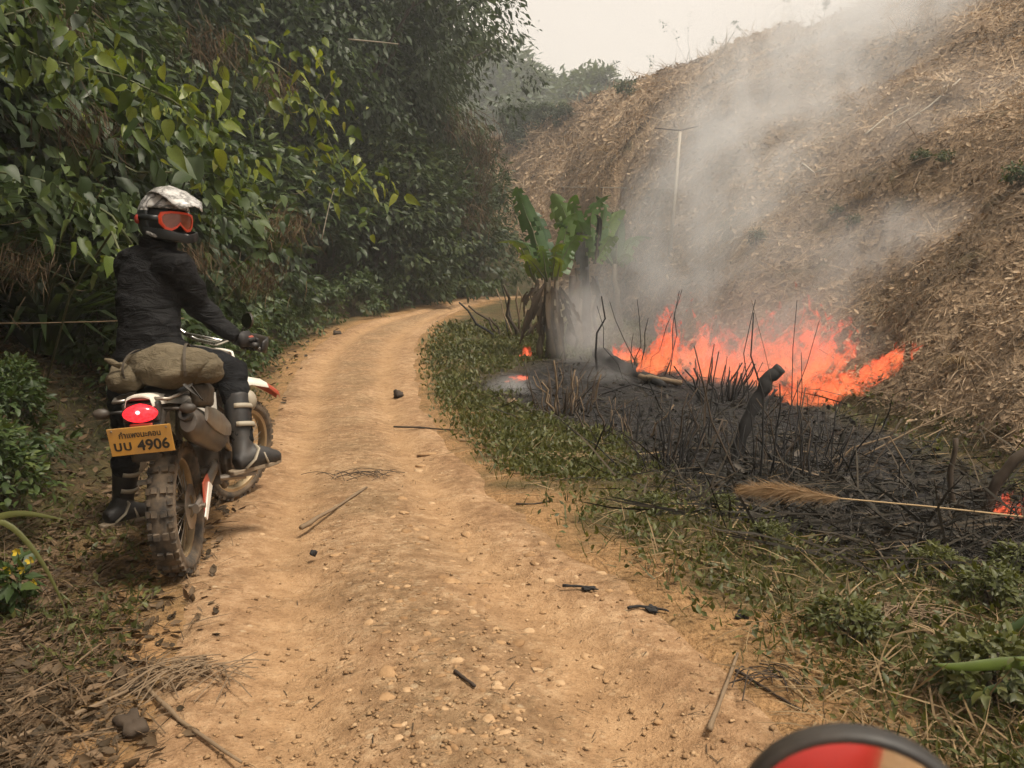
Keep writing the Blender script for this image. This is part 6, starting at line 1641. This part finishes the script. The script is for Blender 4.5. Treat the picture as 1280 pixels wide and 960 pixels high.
for k in range(12): sp.append((U(935, 1036), U(455, 485), U(40, 72), U(22, 40), U(0, .5)))
for k in range(10): sp.append((U(975, 1040), U(490, 512), U(30, 60), U(16, 30), U(0, .4)))
for x, y, h_, w in [(864, 454, 86, 16), (872, 452, 70, 14), (886, 456, 72, 22), (890, 458, 60, 26), (932, 458, 88, 13), (930, 460, 66, 18), (850, 456, 50, 18)]: sp.append((x, y, h_, w, .25))
for k in range(30): sp.append((806 + 226 * k / 29, 462 + 14 * k / 29 + U(-4, 6), U(8, 20), U(18, 26), U(0, .8)))
fire(sp, 'wide orange fire burning along the foot of the cleared hillside')
sp = []
for k in range(75):
    f = RNG.random(); sp.append((1036 + 96 * f + RNG.normal() * 4, 500 - 52 * f + RNG.normal() * 6, U(22, 50) * (1 - .40 * f), U(16, 32) * (1 - .35 * f), U(.25, 1.1)))
fire(sp, 'narrow bright orange flame front climbing the leafy slope')
sp = [(766 + 34 * k / 19, 448 + U(0, 6), U(10, 28), U(10, 18), U(-.1, .4)) for k in range(20)]
fire(sp, 'small pinkish flames behind the fallen charred trunk')
sp = [(1242 + 50 * k / 29, 640 + U(0, 12), U(14, 48), U(10, 17), U(-.1, .5)) for k in range(30)]
fire(sp, 'small red flame among charred stalks at the end of the burnt strip')
sp = [(634 + 22 * k / 19, 472 + U(0, 6), U(5, 10), U(8, 12), .5) for k in range(20)]
fire(sp, 'tiny flames smouldering in the ash at the grass edge')
sp = [(U(652, 660), U(445, 451), U(6, 22), U(6, 10), .3) for k in range(12)]
fire(sp, 'small red flame under the dead leaves of the banana plant')

# ------------------------------------------------------------------ smoke
def smoke_mat(name, blobs, dens, nscale, thr=.42, color=(.86, .85, .84), aniso=.2, gain=3.2):
    n = NT(name); p = n.pos(); tot = None
    for c, r_, w in blobs:
        mp = n.node('ShaderNodeVectorMath', {0: p, 1: tuple(c)}, operation='SUBTRACT').outputs[0]
        mp = n.node('ShaderNodeVectorMath', {0: mp, 1: tuple(1 / q for q in r_)}, operation='MULTIPLY').outputs[0]
        d2 = n.node('ShaderNodeVectorMath', {0: mp, 1: mp}, operation='DOT_PRODUCT').outputs['Value']
        g = n.math('MULTIPLY', n.math('SUBTRACT', 1.0, d2, clamp=True), w)
        tot = g if tot is None else n.math('ADD', tot, g)
    mp2 = n.node('ShaderNodeMapping', {0: p}); mp2.inputs[3].default_value = (1, .8, .75)
    nz = n.noise(mp2.outputs[0], nscale, 5, .62, 1.4)
    nf = n.math('MULTIPLY', n.math('SUBTRACT', nz, thr), gain, clamp=True)
    den = n.math('MULTIPLY', n.math('MULTIPLY', tot, nf), dens)
    v = n.n.new('ShaderNodeVolumePrincipled'); n.put(v.inputs['Color'], color); n.put(v.inputs['Density'], den); v.inputs['Anisotropy'].default_value = aniso
    m = n.done(None, v.outputs[0])
    try: m.cycles.volume_step_rate = STEP_RATE
    except Exception as e: print('step rate', e)
    return m
STEP_RATE = 0.6
def B(px, py, dp, r_, w=1.0): return (tuple(at(px, py, dp)), r_ if hasattr(r_, '__len__') else (r_, r_, r_), w)
main = [B(795, 405, 15.0, (1.9, 1.6, 1.5), .62), B(860, 355, 15.5, (2.6, 1.8, 1.9), .66), B(910, 300, 16.5, (3.0, 2.0, 2.3), .60), B(930, 235, 18.5, (3.0, 2.4, 2.7), .75), B(975, 195, 20, (3.4, 2.6, 2.8), .5),
        B(1030, 140, 22.5, (5.0, 3.4, 4.0), .55), B(1110, 80, 26, (6.6, 4.4, 5.2), .55), B(1180, 20, 29, (7.0, 5, 5.4), .50), B(1280, -30, 31, (7, 5, 6), .50)]
P = [at(745, 440, 14.6), at(790, 415, 15.0), at(850, 360, 15.5), at(900, 300, 16.5), at(925, 235, 18.5), at(965, 190, 20), at(1000, 140, 22.5), at(1060, 80, 26), at(1170, 20, 29), at(1300, -40, 31.5), at(1400, -90, 33)]
s = MB(); s.tube(P, [1.5, 2.2, 2.8, 3.2, 3.4, 3.9, 5.2, 6.8, 8.2, 8.2, 6.5], 14)
o = s.build('smoke', smoke_mat('smoke_plume', main, .66, .55, .39, (.93, .95, .97)), None); tag(o, 'pale smoke plume drifting up the hillside from the fire', 'smoke', kind='stuff')
low = [B(722, 410, 14.2, (.6, 1.0, 1.1), .9), B(750, 440, 14, (.8, .8, .8), .9), B(640, 485, 10.8, (.42, .5, .22), 1.8), B(760, 480, 12.4, (1.0, .8, .4), .9)]
s = MB(); s.box(at(705, 420, 13.0), (2.9, 5.2, 3.0))
o = s.build('smoke', smoke_mat('smoke_low', low, 1.0, 1.5, .36, (.93, .93, .93)), None); tag(o, 'low grey smoke hanging around the banana stems and ash', 'smoke', kind='stuff')
veil = [B(960, 430, 11.5, (2.2, 1.2, 1.1), .75), B(1040, 470, 10.2, (1.0, .9, .9), .9), B(1060, 350, 12.6, (2.2, 1.5, 1.5), .55), B(1160, 330, 11.8, (1.5, 1.2, 1.1), .75), B(1020, 520, 9.0, (.6, .6, .5), .9), B(1180, 210, 16, (3.4, 2.5, 2.5), .22), B(880, 470, 12.5, (1.2, .9, .6), .4), B(1260, 600, 5.4, (.3, .3, .35), .6)]
P = [at(840, 455, 12.6), at(960, 430, 11.8), at(1050, 400, 11.6), at(1100, 330, 12.6), at(1160, 290, 13.5), at(1200, 200, 16), at(1240, 120, 19)]
s = MB(); s.tube(P, [1.0, 1.7, 2.0, 2.3, 2.4, 3.2, 1.5], 14)
o = s.build('smoke', smoke_mat('smoke_veil', veil, .85, .8, .33, (.84, .83, .83)), None); tag(o, 'thin brownish smoke veil over the flames and lower slope', 'smoke', kind='stuff')

# ------------------------------------------------------------------ haze in the air
n = NT('haze_air'); v = n.n.new('ShaderNodeVolumePrincipled'); n.put(v.inputs['Color'], (.87, .92, .95)); v.inputs['Density'].default_value = .0025; v.inputs['Anisotropy'].default_value = .35
s = MB(); s.box((25, 215, 17.5), (420, 470, 42)); o = s.build('haze', n.done(None, v.outputs[0]), None); tag(o, 'pale smoky haze filling the valley air', 'haze', kind='stuff')
